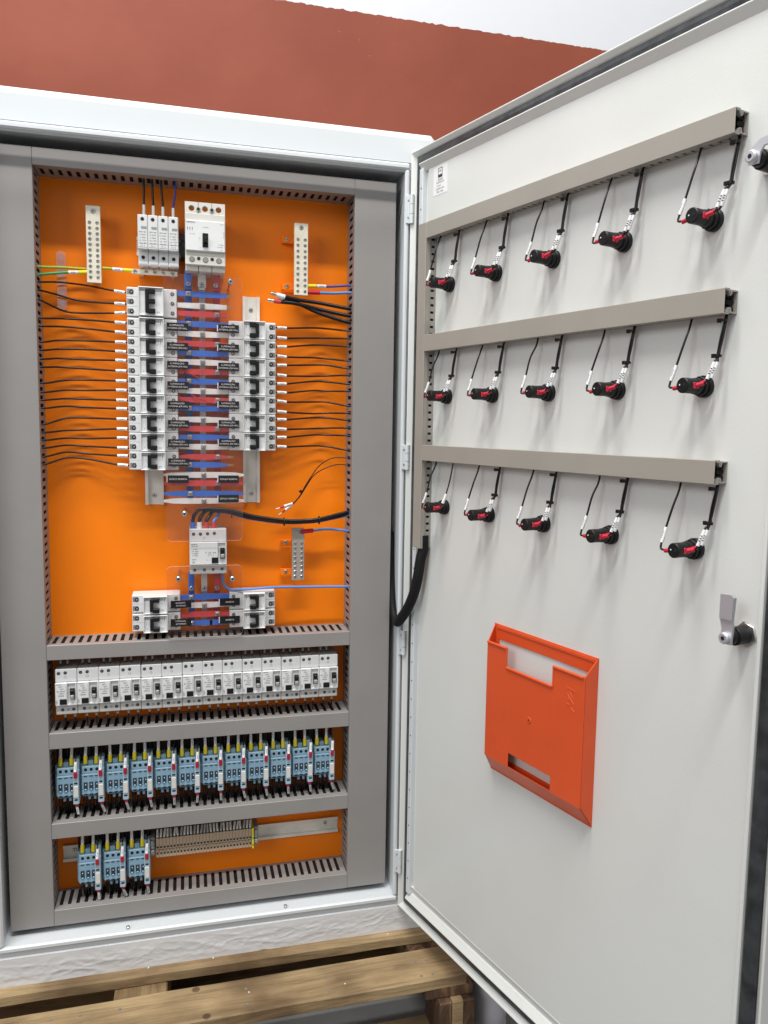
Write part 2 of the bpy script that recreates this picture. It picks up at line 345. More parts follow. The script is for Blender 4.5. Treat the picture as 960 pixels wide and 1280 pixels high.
# ------------------------------------------------------------------ cabinet
cab = thing('electrical_cabinet', 'tall white steel control cabinet standing open with its door swung to the right', 'cabinet')
XL, XR = -141.0, 687.0; ZB, ZT = -98.0, 1420.0
YF = -98.0
b = MB().use('white_paint')
OX0, OX1, OZ0, OZ1 = -77.0, 621.0, -25.0, 1349.0
def frame(mb, x0, x1, z0, z1, X0, X1, Z0, Z1, y0, y1, bev):   # inner opening x0..z1, outer X0..Z1
    mb.box(X0, X1, y0, y1, z1, Z1, bev); mb.box(X0, X1, y0, y1, Z0, z0, bev)
    mb.box(X0, x0, y0+.02, y1-.02, z0-.01, z1+.01, bev); mb.box(x1, X1, y0+.02, y1-.02, z0-.01, z1+.01, bev)
# outer shell: front return, sides, top, bottom, back
b.box(XL, XR, YF, 30, 1352, ZT, 13)
b.box(XL, XR, YF-8, 30, ZB, -29, 3)
b.box(XL, -81, YF-6.5, 30, -30, 1353, 3)
b.box(625.5, XR, YF+.5, 30, -30, 1353, 3); b.box(625.5, 634, YF-6.4, YF+2, -30, 1353, 2)
child('body', b, cab)
b = MB().use('white_paint')
b.box(-97, 646, 18, 24, -60, 1380)            # back sheet
child('back_panel', b, cab)
b = MB().use('white_paint')
frame(b, OX0, OX1, OZ0, OZ1, OX0-10, OX1+9, OZ0-11, OZ1+11, -112, -103, 3.0)
child('rain_lip', b, cab)
b = MB()
for x in (127, 413): b.use('zinc').cyl((x, -95, -28), (x, -95, -24.0), 3.4, n=12, bev=.6); b.use('hole_black').cyl((x, -95, -24.2), (x, -95, -23.7), 1.5, n=6)
child('floor_bolt', b, cab)
b = MB().use('orange_paint'); b.box(-72, 614, 0, 3, -17, 1334.5); child('mounting_plate', b, cab)
for zc, h in ((1280, 50), (836, 46), (485, 47), (48, 47)):
    b = MB().use('white_paint'); b.box(622.5, 632, -114.5, -111.8, zc-h/2, zc+h/2, .8)
    for a, c in ((-h/2, -h/6-.4), (-h/6+.4, h/6-.4), (h/6+.4, h/2)): b.cyl((632.5, -116.5, zc+a), (632.5, -116.5, zc+c), 4.2, n=14)
    b.use('zinc'); b.disc(626.5, zc+h*.3, 1.7, -115); b.disc(626.5, zc-h*.3, 1.7, -115)
    child('hinge', b, cab)

# ------------------------------------------------------------------ door (child of the cabinet, swung open)
b = MB().use('door_paint')
W, DZ0, DZ1 = 793.0, -45.0, 1378.0
def ring(mb, x0, x1, z0, z1, prof):
    """mitred rectangular frame; prof = (inset, y) outline going round once"""
    n = len(prof); vs = []
    for cx, cz, sx, sz in ((x0, z0, 1, 1), (x1, z0, -1, 1), (x1, z1, -1, -1), (x0, z1, 1, -1)):
        vs += [(cx+sx*i_, y_, cz+sz*i_) for i_, y_ in prof]
    mb.add(vs, [(a*n+k, ((a+1) % 4)*n+k, ((a+1) % 4)*n+(k+1) % n, a*n+(k+1) % n) for a in range(4) for k in range(n)])
b.box(1, W-1, 20, 21.8, DZ0+1, DZ1-1, .8)               # outer skin
ring(b, 0, W, DZ0, DZ1, [(0, 22), (0, 1), (1.2, 0), (2.6, .4), (12.5, 10.5), (12.5, 20)])   # folded rim sloping inward
b.box(52, 756, 5.4, 8, 12, 1338)                        # inner panel sheet
door = child('door', b, cab); door.parent = cab; door.matrix_local = DM.copy(); door['label'] = 'pale grey door leaf swung open to the right'
b = MB().use('gasket')
ring(b, 12.6, W-12.6, DZ0+12.6, DZ1-9, [(0, 19.9), (0, 7), (2, 4.6), (9, 3.4), (16, 3.8), (18.2, 5.5), (18.2, 19.9)])
child('gasket', b, door)
b = MB().use('door_paint')
def strip(z0, sg): b.extr([(-2, z0), (-2.2, z0+1.5*sg), (5.6, z0+13*sg), (8, z0+14*sg), (8, z0+25.5*sg), (5, z0+26*sg), (5, z0+28*sg), (19, z0+28*sg), (19, z0)], 31, 761.5)
strip(-14.2, 1)
b.extr([(-2, 1351.5), (-2.2, 1350), (5.6, 1339), (6.8, 1337.6), (19, 1337.6), (19, 1351.5)], 31, 761.5)
b.box(756.3, 761.4, 1, 19.8, 13.9, 1337.5, 1)
child('inner_frame', b, door)
b = MB().use('white_paint')
b.box(31, 42, -.6, 19.8, -1, 1342, .8)
b.use('hole_black')
z = 30
while z < 1330: b.disc(37.5, z, 1.5, -.75, 8); z += 35.5
child('perforated_rail', b, door)
b = MB().use('door_paint'); b.box(42, 52, 9, 19.8, 3, 1337); child('side_return', b, door)
# door locks
def door_lock(s, z, flag):
    b = MB().use('black_plastic'); b.cyl((s, 5, z), (s, -16, z), 10.5, n=24, bev=1); b.cyl((s, -16, z), (s, -24, z), 8.5, n=24, bev=1)
    lk = child('lock', b, door)
    b = MB().use('zinc'); b.cyl((s+1, 5.2, z), (s+1, 2.5, z), 15, n=6, bev=.8); child('lock_nut', b, lk)
    b = MB().use('steel_polish'); b.cyl((s, -26, z), (s, -34, z), 6.6, n=18, bev=1.5); b.use('hole_black').cyl((s, -34, z), (s, -34.3, z), 2.6, n=6); child('lock_screw', b, lk)
    b = MB().use('steel_polish')
    if flag:
        b.prism([(s-7, z-7), (s+7, z-7), (s+8.5, z+12), (s+7.5, z+22), (s+9, z+46), (s+6, z+49), (s-8, z+48), (s-9, z+20), (s-6, z+10)], -29, -26)
        b.prism([(s-8, z+21), (s+8, z+21), (s+9, z+46), (s+6, z+49), (s-8, z+48)], -31.5, -28.8)
    else: b.prism([(s-6, z-7), (s+6, z-7), (s+8, z+4), (s+12, z+9), (s+42, z+11), (s+42, z+20), (s+8, z+17), (s-6, z+8)], -28, -25.5)
    child('lock_cam', b, lk)
door_lock(739, 668, True); door_lock(736, 1177, False)

# ------------------------------------------------------------------ slotted wiring ducts
def slot_wall(mb, a0, a1, depth0, depth1, base, top, pitch, slot, mk, phase=0.0):
    """wall running a0..a1, from depth0 (at the plate) to depth1 (front). mk(a,b,d0,d1) adds a block."""
    mk(a0, a1, depth0, depth0+base); mk(a0, a1, depth1-top, depth1)
    a = a0+phase
    x = a0
    n = int((a1-a0-phase)/pitch)
    for i in range(n+1):
        c = a0+phase+i*pitch
        if c-slot/2 > x: mk(x, min(c-slot/2, a1), depth0+base, depth1-top)
        x = c+slot/2
    if x < a1: mk(x, a1, depth0+base, depth1-top)
DEP = 73.0
def duct(name, label, x0, x1, z0, z1, horiz, walls, group, material='duct_grey', dep=DEP, depth_c=75.7, base=17, top=21, pitch=14.25, slot=6.4, door_=False, y0=0.0, cover=1):
    t = thing(name, label, 'cable trunking', (x0, y0, z0), group, door_)
    L = (x1-x0) if horiz else (z1-z0); Wd = (z1-z0) if horiz else (x1-x0)
    b = MB().use(material)
    # cover
    if horiz: b.box(0, L, -depth_c, -depth_c+1.6, 0, Wd, .7); b.box(.1, L-.1, -depth_c+1.6, -depth_c+9, 0, 1.3); b.box(.1, L-.1, -depth_c+1.6, -depth_c+9, Wd-1.3, Wd)
    else: b.box(0, Wd, -depth_c, -depth_c+1.6, 0, L, .7); b.box(0, 1.3, -depth_c+1.6, -depth_c+9, .1, L-.1); b.box(Wd-1.3, Wd, -depth_c+1.6, -depth_c+9, .1, L-.1)
    child('cover', b, t)
    b = MB().use(material)
    if horiz: b.box(.2, L-.2, -1.5, -.2, 1.5, Wd-1.5)
    else: b.box(1.5, Wd-1.5, -1.5, -.2, .2, L-.2)
    child('base_channel', b, t)
    for side in walls:
        b = MB().use(material)
        if horiz:
            za, zb = (Wd-2.9, Wd-1.4) if side == 1 else (1.4, 2.9)
            mk = lambda p, q, d0, d1: b.box(p, q, -d1, -d0, za, zb)
            bs = base if (side != 1 or dep < 40) else 6
            slot_wall(b, .1, L-.1, .2, dep-1, bs, 15 if (side == 1 and dep > 40) else top, pitch, slot, mk, 9)
        else:
            xa, xb = (Wd-2.9, Wd-1.4) if side == 1 else (1.4, 2.9)
            mk = lambda p, q, d0, d1: b.box(xa, xb, -d1, -d0, p, q)
            slot_wall(b, .1, L-.1, .2, dep-1, base, top, pitch, slot, mk, 7)
        child('slotted_side', b, t)
    if True:      # the wires that fill the trunking
        b = MB().use('wire_matte'); k = 0; dm = dep-8
        nr = 8 if dep > 40 else 3; nc = max(3, int((Wd-7)/7.5))
        for a in range(nc):
            for c in range(nr):
                u = (8.5 if dep > 40 else 6.6)+(Wd-(17 if dep > 40 else 13.2))*a/(nc-1); v = -((7 if dep > 40 else 5)+(dm-(11 if dep > 40 else 6))*c/(nr-1)); rr = 4.6 if dep > 40 else 3.6; pts = []
                for q in range(9):
                    l = 4+(L-8)*q/8; du = random.uniform(-1, 1); dv = random.uniform(-1.5, 1.5) if dep > 40 else 0
                    pts.append((l, v+dv, u+du) if horiz else (u+du, v+dv, l))
                b.tube(pts, 5.0 if dep > 40 else 3.0, 6, 0)
        child('enclosed_wires', b, t, kind='stuff')
    return t
g = 'grey slotted cable trunking framing the mounting plate'
duct('cable_trunking', 'tall grey trunking down the left edge of the orange plate', -71.7, 0, -17, 1334.2, False, (1, 0), g)
duct('cable_trunking', 'tall grey trunking down the right edge of the orange plate', 536.8, 613.6, -17, 1334.2, False, (0, 1), g)
duct('cable_trunking', 'grey trunking across the top of the orange plate', 0.3, 536.5, 1306.2, 1334.2, True, (0,), g)
duct('cable_trunking', 'grey trunking between the lower breakers and the row of residual current devices', 0.3, 536.5, 474.8, 501.3, True, (0, 1), g)
duct('cable_trunking', 'grey trunking between the residual current devices and the long blue relay row', 0.3, 536.5, 313.9, 342.6, True, (0, 1), g)
duct('cable_trunking', 'grey trunking between the long blue relay row and the beige terminals', 0.3, 536.5, 147.4, 175.8, True, (0, 1), g)
duct('cable_trunking', 'lowest grey trunking across the foot of the orange plate', 0.3, 536.5, -17.1, 12.5, True, (0, 1), g)
# door trunking (shallow, beige-grey)
g = 'beige-grey trunking fixed inside the door'
def dduct(label, s0, s1, z0, z1, horiz, walls):
    t = duct('door_trunking', label, s0, s1, z0, z1, horiz, walls, g, 'duct_grey_lit', 20.5, 22.9, 3.2, 9, 12.3, 4.0, True, 5.4)
    if horiz:
        b = MB().use('duct_grey'); Wd = z1-z0; L = s1-s0
        for zz, sg in ((1.4, 1), (Wd-1.4, -1)):
            b.extr([(-19, zz), (-16, zz), (-13, zz+5*sg), (-12, zz+5*sg), (-14.6, zz+.1*sg), (-11, zz), (-9, zz), (-11, zz+6.2*sg), (-13.5, zz+6.2*sg), (-16.5, zz+1.2*sg), (-19, zz+1.2*sg)], L-30, L)
        child('cover_clip', b, t)
    return t
dduct('vertical beige-grey trunking along the hinge side of the door', 58.1, 84, 677, 1240.1, False, (1, 0))
dduct('upper beige-grey trunking across the door', 84.2, 702, 1212.8, 1240.1, True, (0, 1))
dduct('middle beige-grey trunking across the door', 84.2, 702, 1022.6, 1050.7, True, (0, 1))
dduct('lower beige-grey trunking across the door', 84.2, 702, 833.8, 861.3, True, (0, 1))

# ------------------------------------------------------------------ DIN rails
def rail(label, x0, x1, z0, z1, horiz, screws):
    t = thing('mounting_rail', label, 'rail', (0, 0, 0), 'steel mounting rails on the orange plate')
    b = MB().use('din_steel'); h = (z1-z0) if horiz else (x1-x0); e = h*.14
    pr = [(-.2, e), (-.2, h-e), (-7, h-e), (-7, h), (-8, h), (-8, h-e-1), (-1.2, h-e-1), (-1.2, e+1), (-8, e+1), (-8, 0), (-7, 0), (-7, e)]
    if horiz: b.extr([(y, z0+z) for y, z in pr], x0, x1)
    else:
        n = len(pr); A = [(x0+z, y, z0) for y, z in pr]; B = [(x0+z, y, z1) for y, z in pr]
        b.add(A+B, [(i, (i+1) % n, n+(i+1) % n, n+i) for i in range(n)]+[tuple(range(n)), tuple(range(n, 2*n))])
    child('rail_profile', b, t)
    for x, z in screws:
        b = MB(); screw(b, x, -1.5, z, 4.2); child('rail_screw', b, t)
rail('steel rail behind the left column of breakers, its end bare below them', 165, 197.5, 740.5, 1122, False, [(181, 757)])
rail('steel rail behind the right column of breakers, bare at both ends', 341.5, 372.5, 743.5, 1126, False, [(357, 760), (357, 1102)])
rail('steel rail under the row of white residual current devices', 6, 520, 399, 431, True, [])
rail('steel rail under the long row of blue relays', 5, 516, 228, 260, True, [])
rail('lowest steel rail carrying the three relays and the beige terminals', 8, 529.5, 67, 99, True, [(27.9, 86), (503.3, 86)])
rail('short steel rail behind the four surge arresters', 157, 234, 1186, 1218, True, [])

# ------------------------------------------------------------------ modular circuit breakers
PP = 16.62
def breaker(n, mirror):
    H = PP*n; t = bpy.data.objects.new('circuit_breaker', None); COL.objects.link(t)
    X = (lambda x: 84-x) if mirror else (lambda x: x)
    no0, no1 = (20, 62) if not mirror else (19.5, 59.5)
    b = MB().use('device_white')
    b.box(X(0), X(84), -48, -8, -H+.25, -.25, 1.2)
    for k in range(1, n): b.use('recess_grey').box(X(0.5), X(no0), -48.15, -47.5, -PP*k-.15, -PP*k+.15)
    child('housing', b, t)
    b = MB().use('device_white')
    b.box(X(no0), X(no1), -62, -48, -H+.4, -.4, .6)
    b.box(X(no0), X(no1), -66, -62, -2.6, -.5, .7); b.box(X(no0), X(no1), -66, -62, -H+.5, -H+2.2, .7)
    b.box(X(no0), X(no0+1.6), -66, -62, -H+2, -2.4, .5); b.box(X(no1-1.6), X(no1), -66, -62, -H+2, -2.4, .5)
    b.use('ink')
    b.box(X(no1-6.0), X(no1-5.4), -62.2, -61.9, -12, -4.5)
    for i_, (q, tx) in enumerate(((6.5, 'ON'), (7, '1'))): b.text(tx, X(no0+q), -6.5 if i_ == 0 else -H+7, 4.2, -62.25)
    b.text('2', X(no1-9), -6.5, 3.8, -62.25); b.text('C16', X(no1-9), -H+7, 2.8, -62.25)
    child('front_panel', b, t)
    b = MB().use('black_plastic')
    a0, a1 = (31.5, 37.5) if not mirror else (31.5, 37.5); a2 = 48
    b.box(X(a0), X(a1), -69, -61, -H+5.0, -4.8, .8)
    for k in range(n): zc = -PP*(k+.5) + (1.0 if k == 0 and n == 2 else (-1.0 if k == n-1 and n == 2 else 0)); b.box(X(a1-1), X(a2), -69.6, -61, zc-3.9, zc+3.9, .9)
    child('toggle', b, t)
    for k in range(n):
        zc = -PP*(k+.5)
        b = MB().use('recess_grey'); b.box(X(1.2), X(11), -48.3, -46, zc-4.2, zc+4.6)
        b.use('hole_black').disc(X(8.4), zc, 3.6, -48.9); b.use('device_grey').disc(X(8.4), zc, 1.6, -49.1, 8)
        child('terminal', b, t)
        b = MB().use('device_grey').disc(X(76.5), zc, 3.6, -48.5); b.use('ink').disc(X(76.5), zc, 2.7, -48.8); b.use('zinc').disc(X(76.5), zc, 1.6, -49, 8)
        child('terminal', b, t)
    return t
def put_breakers(zs, xs, mirror, n, labelf, group, first=None):
    src = first
    for i, z in enumerate(zs):
        if src is None:
            src = breaker(n, mirror); src['category'] = 'circuit breaker'; src['group'] = group; place(src, (xs, 0, z)); src['label'] = labelf(i)
        else:
            c = copy_tree(src, (xs, 0, z), labelf(i)); c['group'] = group
    return src
t3 = breaker(3, False); t3['category'] = 'circuit breaker'; t3['label'] = 'three pole white circuit breaker topping the left column'; place(t3, (141, 0, 1124.5))
P2 = 33.25
gl = 'two pole breakers in the left column'
s2 = put_breakers([1124.5-52.2-P2*i for i in range(8)], 141, False, 2, lambda i: 'two pole white breaker in the left column, %s below the three pole one' % ORD[i], gl)
gr = 'two pole breakers in the right column'
s2r = put_breakers([1075.6-P2*i for i in range(7)], 314, True, 2, lambda i: 'two pole white breaker, %s from the top of the right column' % ORD[i], gr)
gl2 = 'breakers just above the second trunking'
for z, nm in ((580.2, 'upper'), (545.6, 'lower')):
    c = copy_tree(s2, (141, 0, z), '%s of the two breakers at the bottom left, resting above the trunking' % nm); c['group'] = gl2
    c = copy_tree(s2r, (313.2, 0, z), '%s of the two breakers at the bottom right, marked reserva' % nm); c['group'] = gl2

# ------------------------------------------------------------------ surge arresters (four slim modules)
src = None
for i in range(4):
    lab = '%s slim surge arrester from the left beside the moulded case breaker' % ORD[i]
    if src is None:
        src = thing('surge_arrester', lab, 'surge arrester', (161.6, 0, 1161), 'surge arresters at the top')
        b = MB().use('device_white'); b.box(.2, 16.7, -52, -7, 0, 83, 1.2); b.use('device_lightgrey').box(2, 15, -52.3, -50, 1.5, 3.5); child('housing', b, src)
        b = MB().use('device_white'); b.box(.3, 16.6, -65, -54, 25.5, 83, 1.2)
        b.use('device_grey').box(6, 15, -65.4, -64.6, 59.5, 63.5)
        b.use('ink')
        for k, tx in enumerate(('5SD7 481', 'Uc 350V~', 'In 20kA', 'Up 1.5kV', 'Imax 40', 'T2 / 3')): b.text(tx, 8.3, 54-k*4.6, 3.1, -65.2)
        b.box(1.5, 15.3, -65.2, -64.9, 28.5, 28.9); b.box(1.5, 15.3, -65.2, -64.9, 34.6, 34.9)
        child('label_panel', b, src)
        for z, y in ((75.5, -65), (14, -52)):
            b = MB().use('device_grey').disc(8.3, z, 3.4, y-.2); b.use('hole_black').disc(8.3, z, 2.8, y-.5); child('terminal', b, src)
    else: copy_tree(src, (161.6+16.9*i, 0, 1161), lab)

# ------------------------------------------------------------------ moulded case breaker
t = thing('moulded_case_breaker', 'large three pole moulded case breaker with white face and black handle', 'circuit breaker', (240, 0, 1154.5))
b = MB().use('device_cream')
b.box(0, 68, -56, -3, 14, 100, 1.5)
for k in range(3):
    x0 = k*22.7+.2; x1 = (k+1)*22.7-.6
    b.holed(x0, x1, 96, 116, x0+11, 105.5, 5, -72, -58)
    b.box(x0, x1, -66, -3, .5, 14, 1)
b.box(.1, 67.8, -74, -56, 84, 97, 1); b.box(.1, 67.8, -74, -56, 10, 33.5, 1)
child('housing', b, t)
b = MB().use('device_white'); b.box(.6, 67.4, -80, -72, 32.5, 84, 1.4)
b.use('ink'); b.text('SIEMENS', 9.5, 80, 3.9, -80.2)
b.text('3VT1', 62, 79, 2.6, -80.2); b.text('Icu 36kA', 34.5, 73, 2.6, -80.2); b.text('Ue 415V~', 12.5, 60.5, 2.4, -80.2); b.text('In 100A', 60, 45, 2.6, -80.2); b.text('IEC 60947-2', 59, 41, 1.9, -80.2); b.text('0', 25, 38, 2.5, -80.2); b.text('I', 25, 62, 2.5, -80.2); b.text('TRIP', 24, 54, 1.8, -80.2)
b.text('160', 61, 35.8, 2.2, -80.2); b.text('REGULATION', 65, 62, 1.7, -80.2, math.pi/2)
for k in range(3): b.box(4+k*4, 4.5+k*4, -80.2, -79.8, 66, 72); b.text('X', 4.3+k*4, 70, 3, -80.2)
child('front_panel', b, t)
b = MB().use('black_plastic'); b.box(29, 38.6, -81.5, -79, 39.5, 63, .5); b.box(30.6, 37, -90, -80, 46, 55, 1); child('toggle', b, t)
for k in range(3):
    b = MB().use('recess_grey').disc(11.5+k*22.7, 19, 5.0, -74.3, 18); b.use('zinc').disc(11.5+k*22.7, 19, 3.6, -74.6, 12); child('terminal', b, t)
for k in range(2):
    b = MB().use('device_grey').disc(22.6+k*22.7, 104, 3.6, -74.3); b.use('hole_black').disc(22.6+k*22.7, 104, 2.4, -74.7, 8); child('fixing_screw', b, t)
    b = MB().use('device_grey').disc(22.6+k*22.7, 21, 3.4, -74.3); b.use('hole_black').disc(22.6+k*22.7, 21, 2.6, -74.7, 8); child('fixing_screw', b, t)
b = MB().use('black_plastic'); b.box(-8, -.6, -52, -10, 26, 66, 1)
for k in range(3): b.use('hole_black').box(-7, -1.5, -53, -51.8, 30+k*12, 36+k*12)
solo('auxiliary_contact', b, 'narrow black auxiliary contact between the surge arresters and the moulded case breaker', 'contact block', (240, 0, 1154.5))

# ------------------------------------------------------------------ residual current devices
def rcd_parts(t, Wd, four=False):
    b = MB().use('device_lightgrey'); b.box(.25, Wd-.25, -64, -8, 0, 83, 1.2)
    b.use('device_white').box(.25, Wd-.25, -66, -60, 60, 83.5, 1.2); child('housing', b, t)
    b = MB().use('device_white')
    b.box(.25, Wd-15.5, -70.5, -62, 18, 59.5, 1.0); b.box(Wd-15.6, Wd-.25, -67, -62, 18, 59.5, .6); b.box(Wd-2.4, Wd-.25, -70.5, -62, 18, 59.5, .5)
    b.box(Wd-15.6, Wd-2.3, -70.5, -67, 18, 21, .5); b.box(Wd-15.6, Wd-2.3, -70.5, -66, 57.5, 59.5, .5)
    b.use('ink')
    if not four:
        b.text('SIEMENS', 6.2, 56.8, 2.6, -70.7)
        for k, tx in enumerate(('5SV1', '25A', 'I\u0394n 30mA', '230V~', '10000A')): b.text(tx, 9.5+(k % 2)*2, 52.6-k*4.1, 3.4, -70.7)
        b.text('TEST', 2.6, 25, 3.6, -70.7, math.pi/2); b.box(18.2, 18.5, -70.7, -70.4, 33, 54)
    else:
        b.text('SIEMENS', 8, 55.5, 3, -70.7); b.text('5SM3 344', 9, 52, 3, -70.7)
        for k, tx in enumerate(('In 40A', 'I\u0394n 30mA', 'Un 400V~', 'S 10000')): b.text(tx, 10, 47-k*3.8, 3, -70.7)
        b.text('T  1/2  3/4', 37, 40, 4.5, -70.7); b.text('(\u00d7)  ( )', 37, 36, 3.6, -70.7); b.text('KEMA', 8, 28, 3, -70.7); b.text('CE', 7, 23, 4, -70.7); b.text('Test', 31, 27, 2.4, -70.7)
    child('front_panel', b, t)
    b = MB().use('black_plastic'); b.box(Wd-11.8, Wd-3.8, -71, -66, 29, 48.5, .6); b.use('device_grey').box(Wd-11.2, Wd-4.4, -77, -70, 31, 38, 1.2); b.use('black_plastic').box(Wd-11.2, Wd-4.4, -74, -70, 38, 46.5, 1); child('toggle', b, t)
    b = MB().use('black_plastic')
    if four: b.box(39, 50.5, -72, -70, 21, 31.5, .6)
    else: b.box(7.5, 19.2, -72, -70, 20.5, 30.5, .6)
    child('test_button', b, t)
    tops = [(6, 76), (17, 76.5)] if not four else [(7.5, 74), (19.5, 74), (32, 74.5), (44, 75)]
    bots = [(11, 9), (29.3, 9)] if not four else [(9, 8), (26, 8), (41.5, 8.5), (57.5, 9)]
    for (x, z), y in [(q, -66) for q in tops]+[(q, -64) for q in bots]:
        b = MB().use('device_grey').disc(x, z, 3.2, y-.2); b.use('hole_black').disc(x, z, 2.5, y-.5); b.use('recess_grey').disc(x, z, 1.0, y-.7, 6); child('terminal', b, t)
    b = MB().use('device_grey').disc(17 if not four else 26, 69 if not four else 67, 2.2, -66.2); b.use('device_white').disc(17 if not four else 26, 69 if not four else 67, 1.6, -66.5)
    child('seal_cap', b, t)
    if not four: child('seal_cap', MB().use('device_grey').disc(20.3, 9, 2.4, -64.3), t)
src = None
for i in range(14):
    lab = '%s white residual current device from the left in the row of fourteen' % ORD[i]
    if src is None: src = thing('residual_current_device', lab, 'residual current device', (11.3, 0, 372), 'row of residual current devices'); rcd_parts(src, 36)
    else: c_ = copy_tree(src, (11.3+36*i, random.uniform(-.4, .4), 372+random.uniform(-.4, .4)), lab); c_.rotation_euler = (0, math.radians(random.uniform(-.25, .25)), 0)
t = thing('residual_current_device', 'wide four pole residual current device fed by four black cables from above', 'residual current device', (242, 0, 618)); rcd_parts(t, 65.8, True)

# ------------------------------------------------------------------ wires helper
def wire(label, pts, r=1.3, m_='wire_black', marker=None, ferrule=None, name='wire', cat='wire', group=None, door=False, extra=None, n=8, smooth=6):
    o = Vector(pts[0]); P = [tuple(Vector(p)-o) for p in pts]
    t = thing(name, label, cat, tuple(o), group, door)
    b = MB().use(m_); b.tube(P, r, n, smooth); child('core', b, t)
    if marker:      # list of (p0, p1, r, material)
        for a, c, rr, mm in marker:
            a = Vector(a)-o; c = Vector(c)-o
            b = MB().use(mm); b.cyl(a, c, rr, n=10); k = (c-a)
            b.use('ink')
            for q in (.3, .42, .54, .66): p_ = Vector((0, -rr*.62, 0)); b.cyl(a+k*q+p_, a+k*(q+.05)+p_, rr*.48, n=6)
            child('marker_sleeve', b, t)
    if ferrule:
        for a, c, rr, mm in ferrule:
            a = Vector(a)-o; c = Vector(c)-o
            b = MB().use(mm); b.cyl(a, c, rr, n=10); child('ferrule', b, t)
    return t

WL = [[(2.0, 1123.9), (30.9, 1128.5), (75.9, 1126.2), (109.7, 1119.7), (140.3, 1115.2)], [(1.7, 1110.2), (24.0, 1107.8), (62.3, 1099.5), (102.6, 1096.1), (140.0, 1096.1)], [(1.2, 1094.2), (29.8, 1082.4), (55.3, 1078.6), (102.3, 1078.3), (139.7, 1081.0)], [(6.7, 1063.9), (35.8, 1067.1), (74.6, 1067.3), (108.6, 1064.9), (139.4, 1063.1)], [(6.3, 1050.4), (35.5, 1053.4), (74.3, 1052.1), (108.3, 1048.4), (139.1, 1046.5)], [(5.6, 1024.0), (28.4, 1029.8), (73.8, 1031.4), (107.9, 1029.8), (138.9, 1030.0)], [(5.2, 1010.1), (28.1, 1014.8), (73.5, 1016.2), (107.6, 1014.6), (138.6, 1013.3)], [(4.8, 995.2), (27.7, 998.9), (73.1, 998.8), (107.3, 998.6), (138.3, 998.1)], [(4.5, 981.7), (27.3, 983.8), (72.8, 982.8), (106.9, 980.6), (138.0, 980.0)], [(6.3, 954.6), (37.1, 961.6), (72.4, 963.3), (117.2, 962.8), (141.7, 962.6)], [(5.9, 939.1), (36.7, 944.4), (72.0, 945.1), (116.9, 946.5), (141.4, 946.3)], [(5.5, 925.8), (36.3, 929.8), (71.6, 929.6), (116.6, 929.1), (141.1, 928.9)], [(5.1, 911.8), (36.0, 916.4), (71.3, 915.2), (116.3, 914.1), (140.9, 913.9)], [(4.4, 884.4), (35.5, 895.6), (70.9, 896.8), (116.0, 896.0), (140.6, 895.8)], [(4.0, 870.1), (35.0, 874.1), (70.4, 875.8), (115.7, 878.7), (140.3, 878.5)], [(3.7, 856.7), (34.7, 860.8), (70.1, 860.3), (115.4, 862.6), (140.0, 862.4)], [(3.3, 843.6), (34.4, 848.1), (69.8, 846.8), (115.0, 845.2), (139.7, 845.0)], [(2.9, 828.4), (34.1, 836.1), (69.5, 833.4), (114.8, 831.1), (139.4, 830.9)], [(2.6, 815.3), (33.8, 825.9), (69.3, 824.0), (114.5, 816.2), (139.2, 813.8)]]
WR = [[(400.2, 1068.5), (419.4, 1069.0), (469.1, 1073.4), (496.8, 1073.2), (528.7, 1069.1)], [(400.2, 1050.6), (419.4, 1050.6), (469.2, 1054.7), (497.0, 1055.6), (528.8, 1054.6)], [(400.2, 1033.9), (419.5, 1034.9), (469.3, 1041.8), (497.1, 1042.4), (529.0, 1040.0)], [(400.2, 1017.6), (419.5, 1016.4), (469.5, 1018.3), (497.3, 1017.3), (529.2, 1013.6)], [(400.3, 1000.4), (419.6, 1001.3), (469.5, 1004.7), (497.4, 1005.3), (529.4, 999.4)], [(400.3, 983.0), (419.6, 981.9), (469.7, 983.7), (497.5, 985.3), (529.5, 986.4)], [(400.3, 966.7), (419.6, 967.2), (469.7, 974.2), (497.6, 974.1), (529.7, 970.4)], [(400.3, 950.9), (419.7, 950.6), (469.8, 956.9), (497.8, 956.7), (529.8, 956.6)], [(400.4, 935.4), (419.7, 933.6), (470.0, 935.6), (497.9, 935.9), (530.1, 929.6)], [(400.4, 916.1), (419.8, 914.8), (470.1, 913.6), (498.1, 915.1), (530.3, 915.6)], [(400.4, 901.0), (419.8, 901.0), (470.1, 905.9), (498.2, 906.1), (530.4, 902.5)], [(400.4, 883.9), (419.9, 883.0), (470.3, 885.3), (498.3, 886.9), (530.6, 887.6)], [(400.4, 867.9), (419.9, 868.1), (470.3, 873.2), (498.4, 873.6), (530.7, 873.4)], [(400.5, 851.0), (420.0, 850.2), (470.5, 852.6), (498.6, 851.5), (531.0, 846.0)]]
for i, w_ in enumerate(WL):
    ys = (-44, -24, -20, -28, -37); p = [(x, y, z) for (x, z), y in zip(w_, ys)]
    e = p[-1]; a = Vector(p[-2]); dd = (Vector(e)-a).normalized()
    e2 = Vector((143.5, -39.5, e[2]+.0)); m0 = e2-Vector((23, -3.2, (e2-a).z*.5)); m1 = e2-Vector((5.5, -.8, 0))
    pts = [(-12, -44, p[0][2]+1)]+p[:3]+[tuple(m0), tuple(e2)]
    wire('thin black wire, %s from the top at the left column of breakers' % ORD[i], pts, 1.65, marker=[(m0, m1, 2.9, 'label_white')], ferrule=[(m1, e2, 1.5, 'yellow' if i < 3 else 'device_grey')], group='black wires from the left trunking to the breakers')
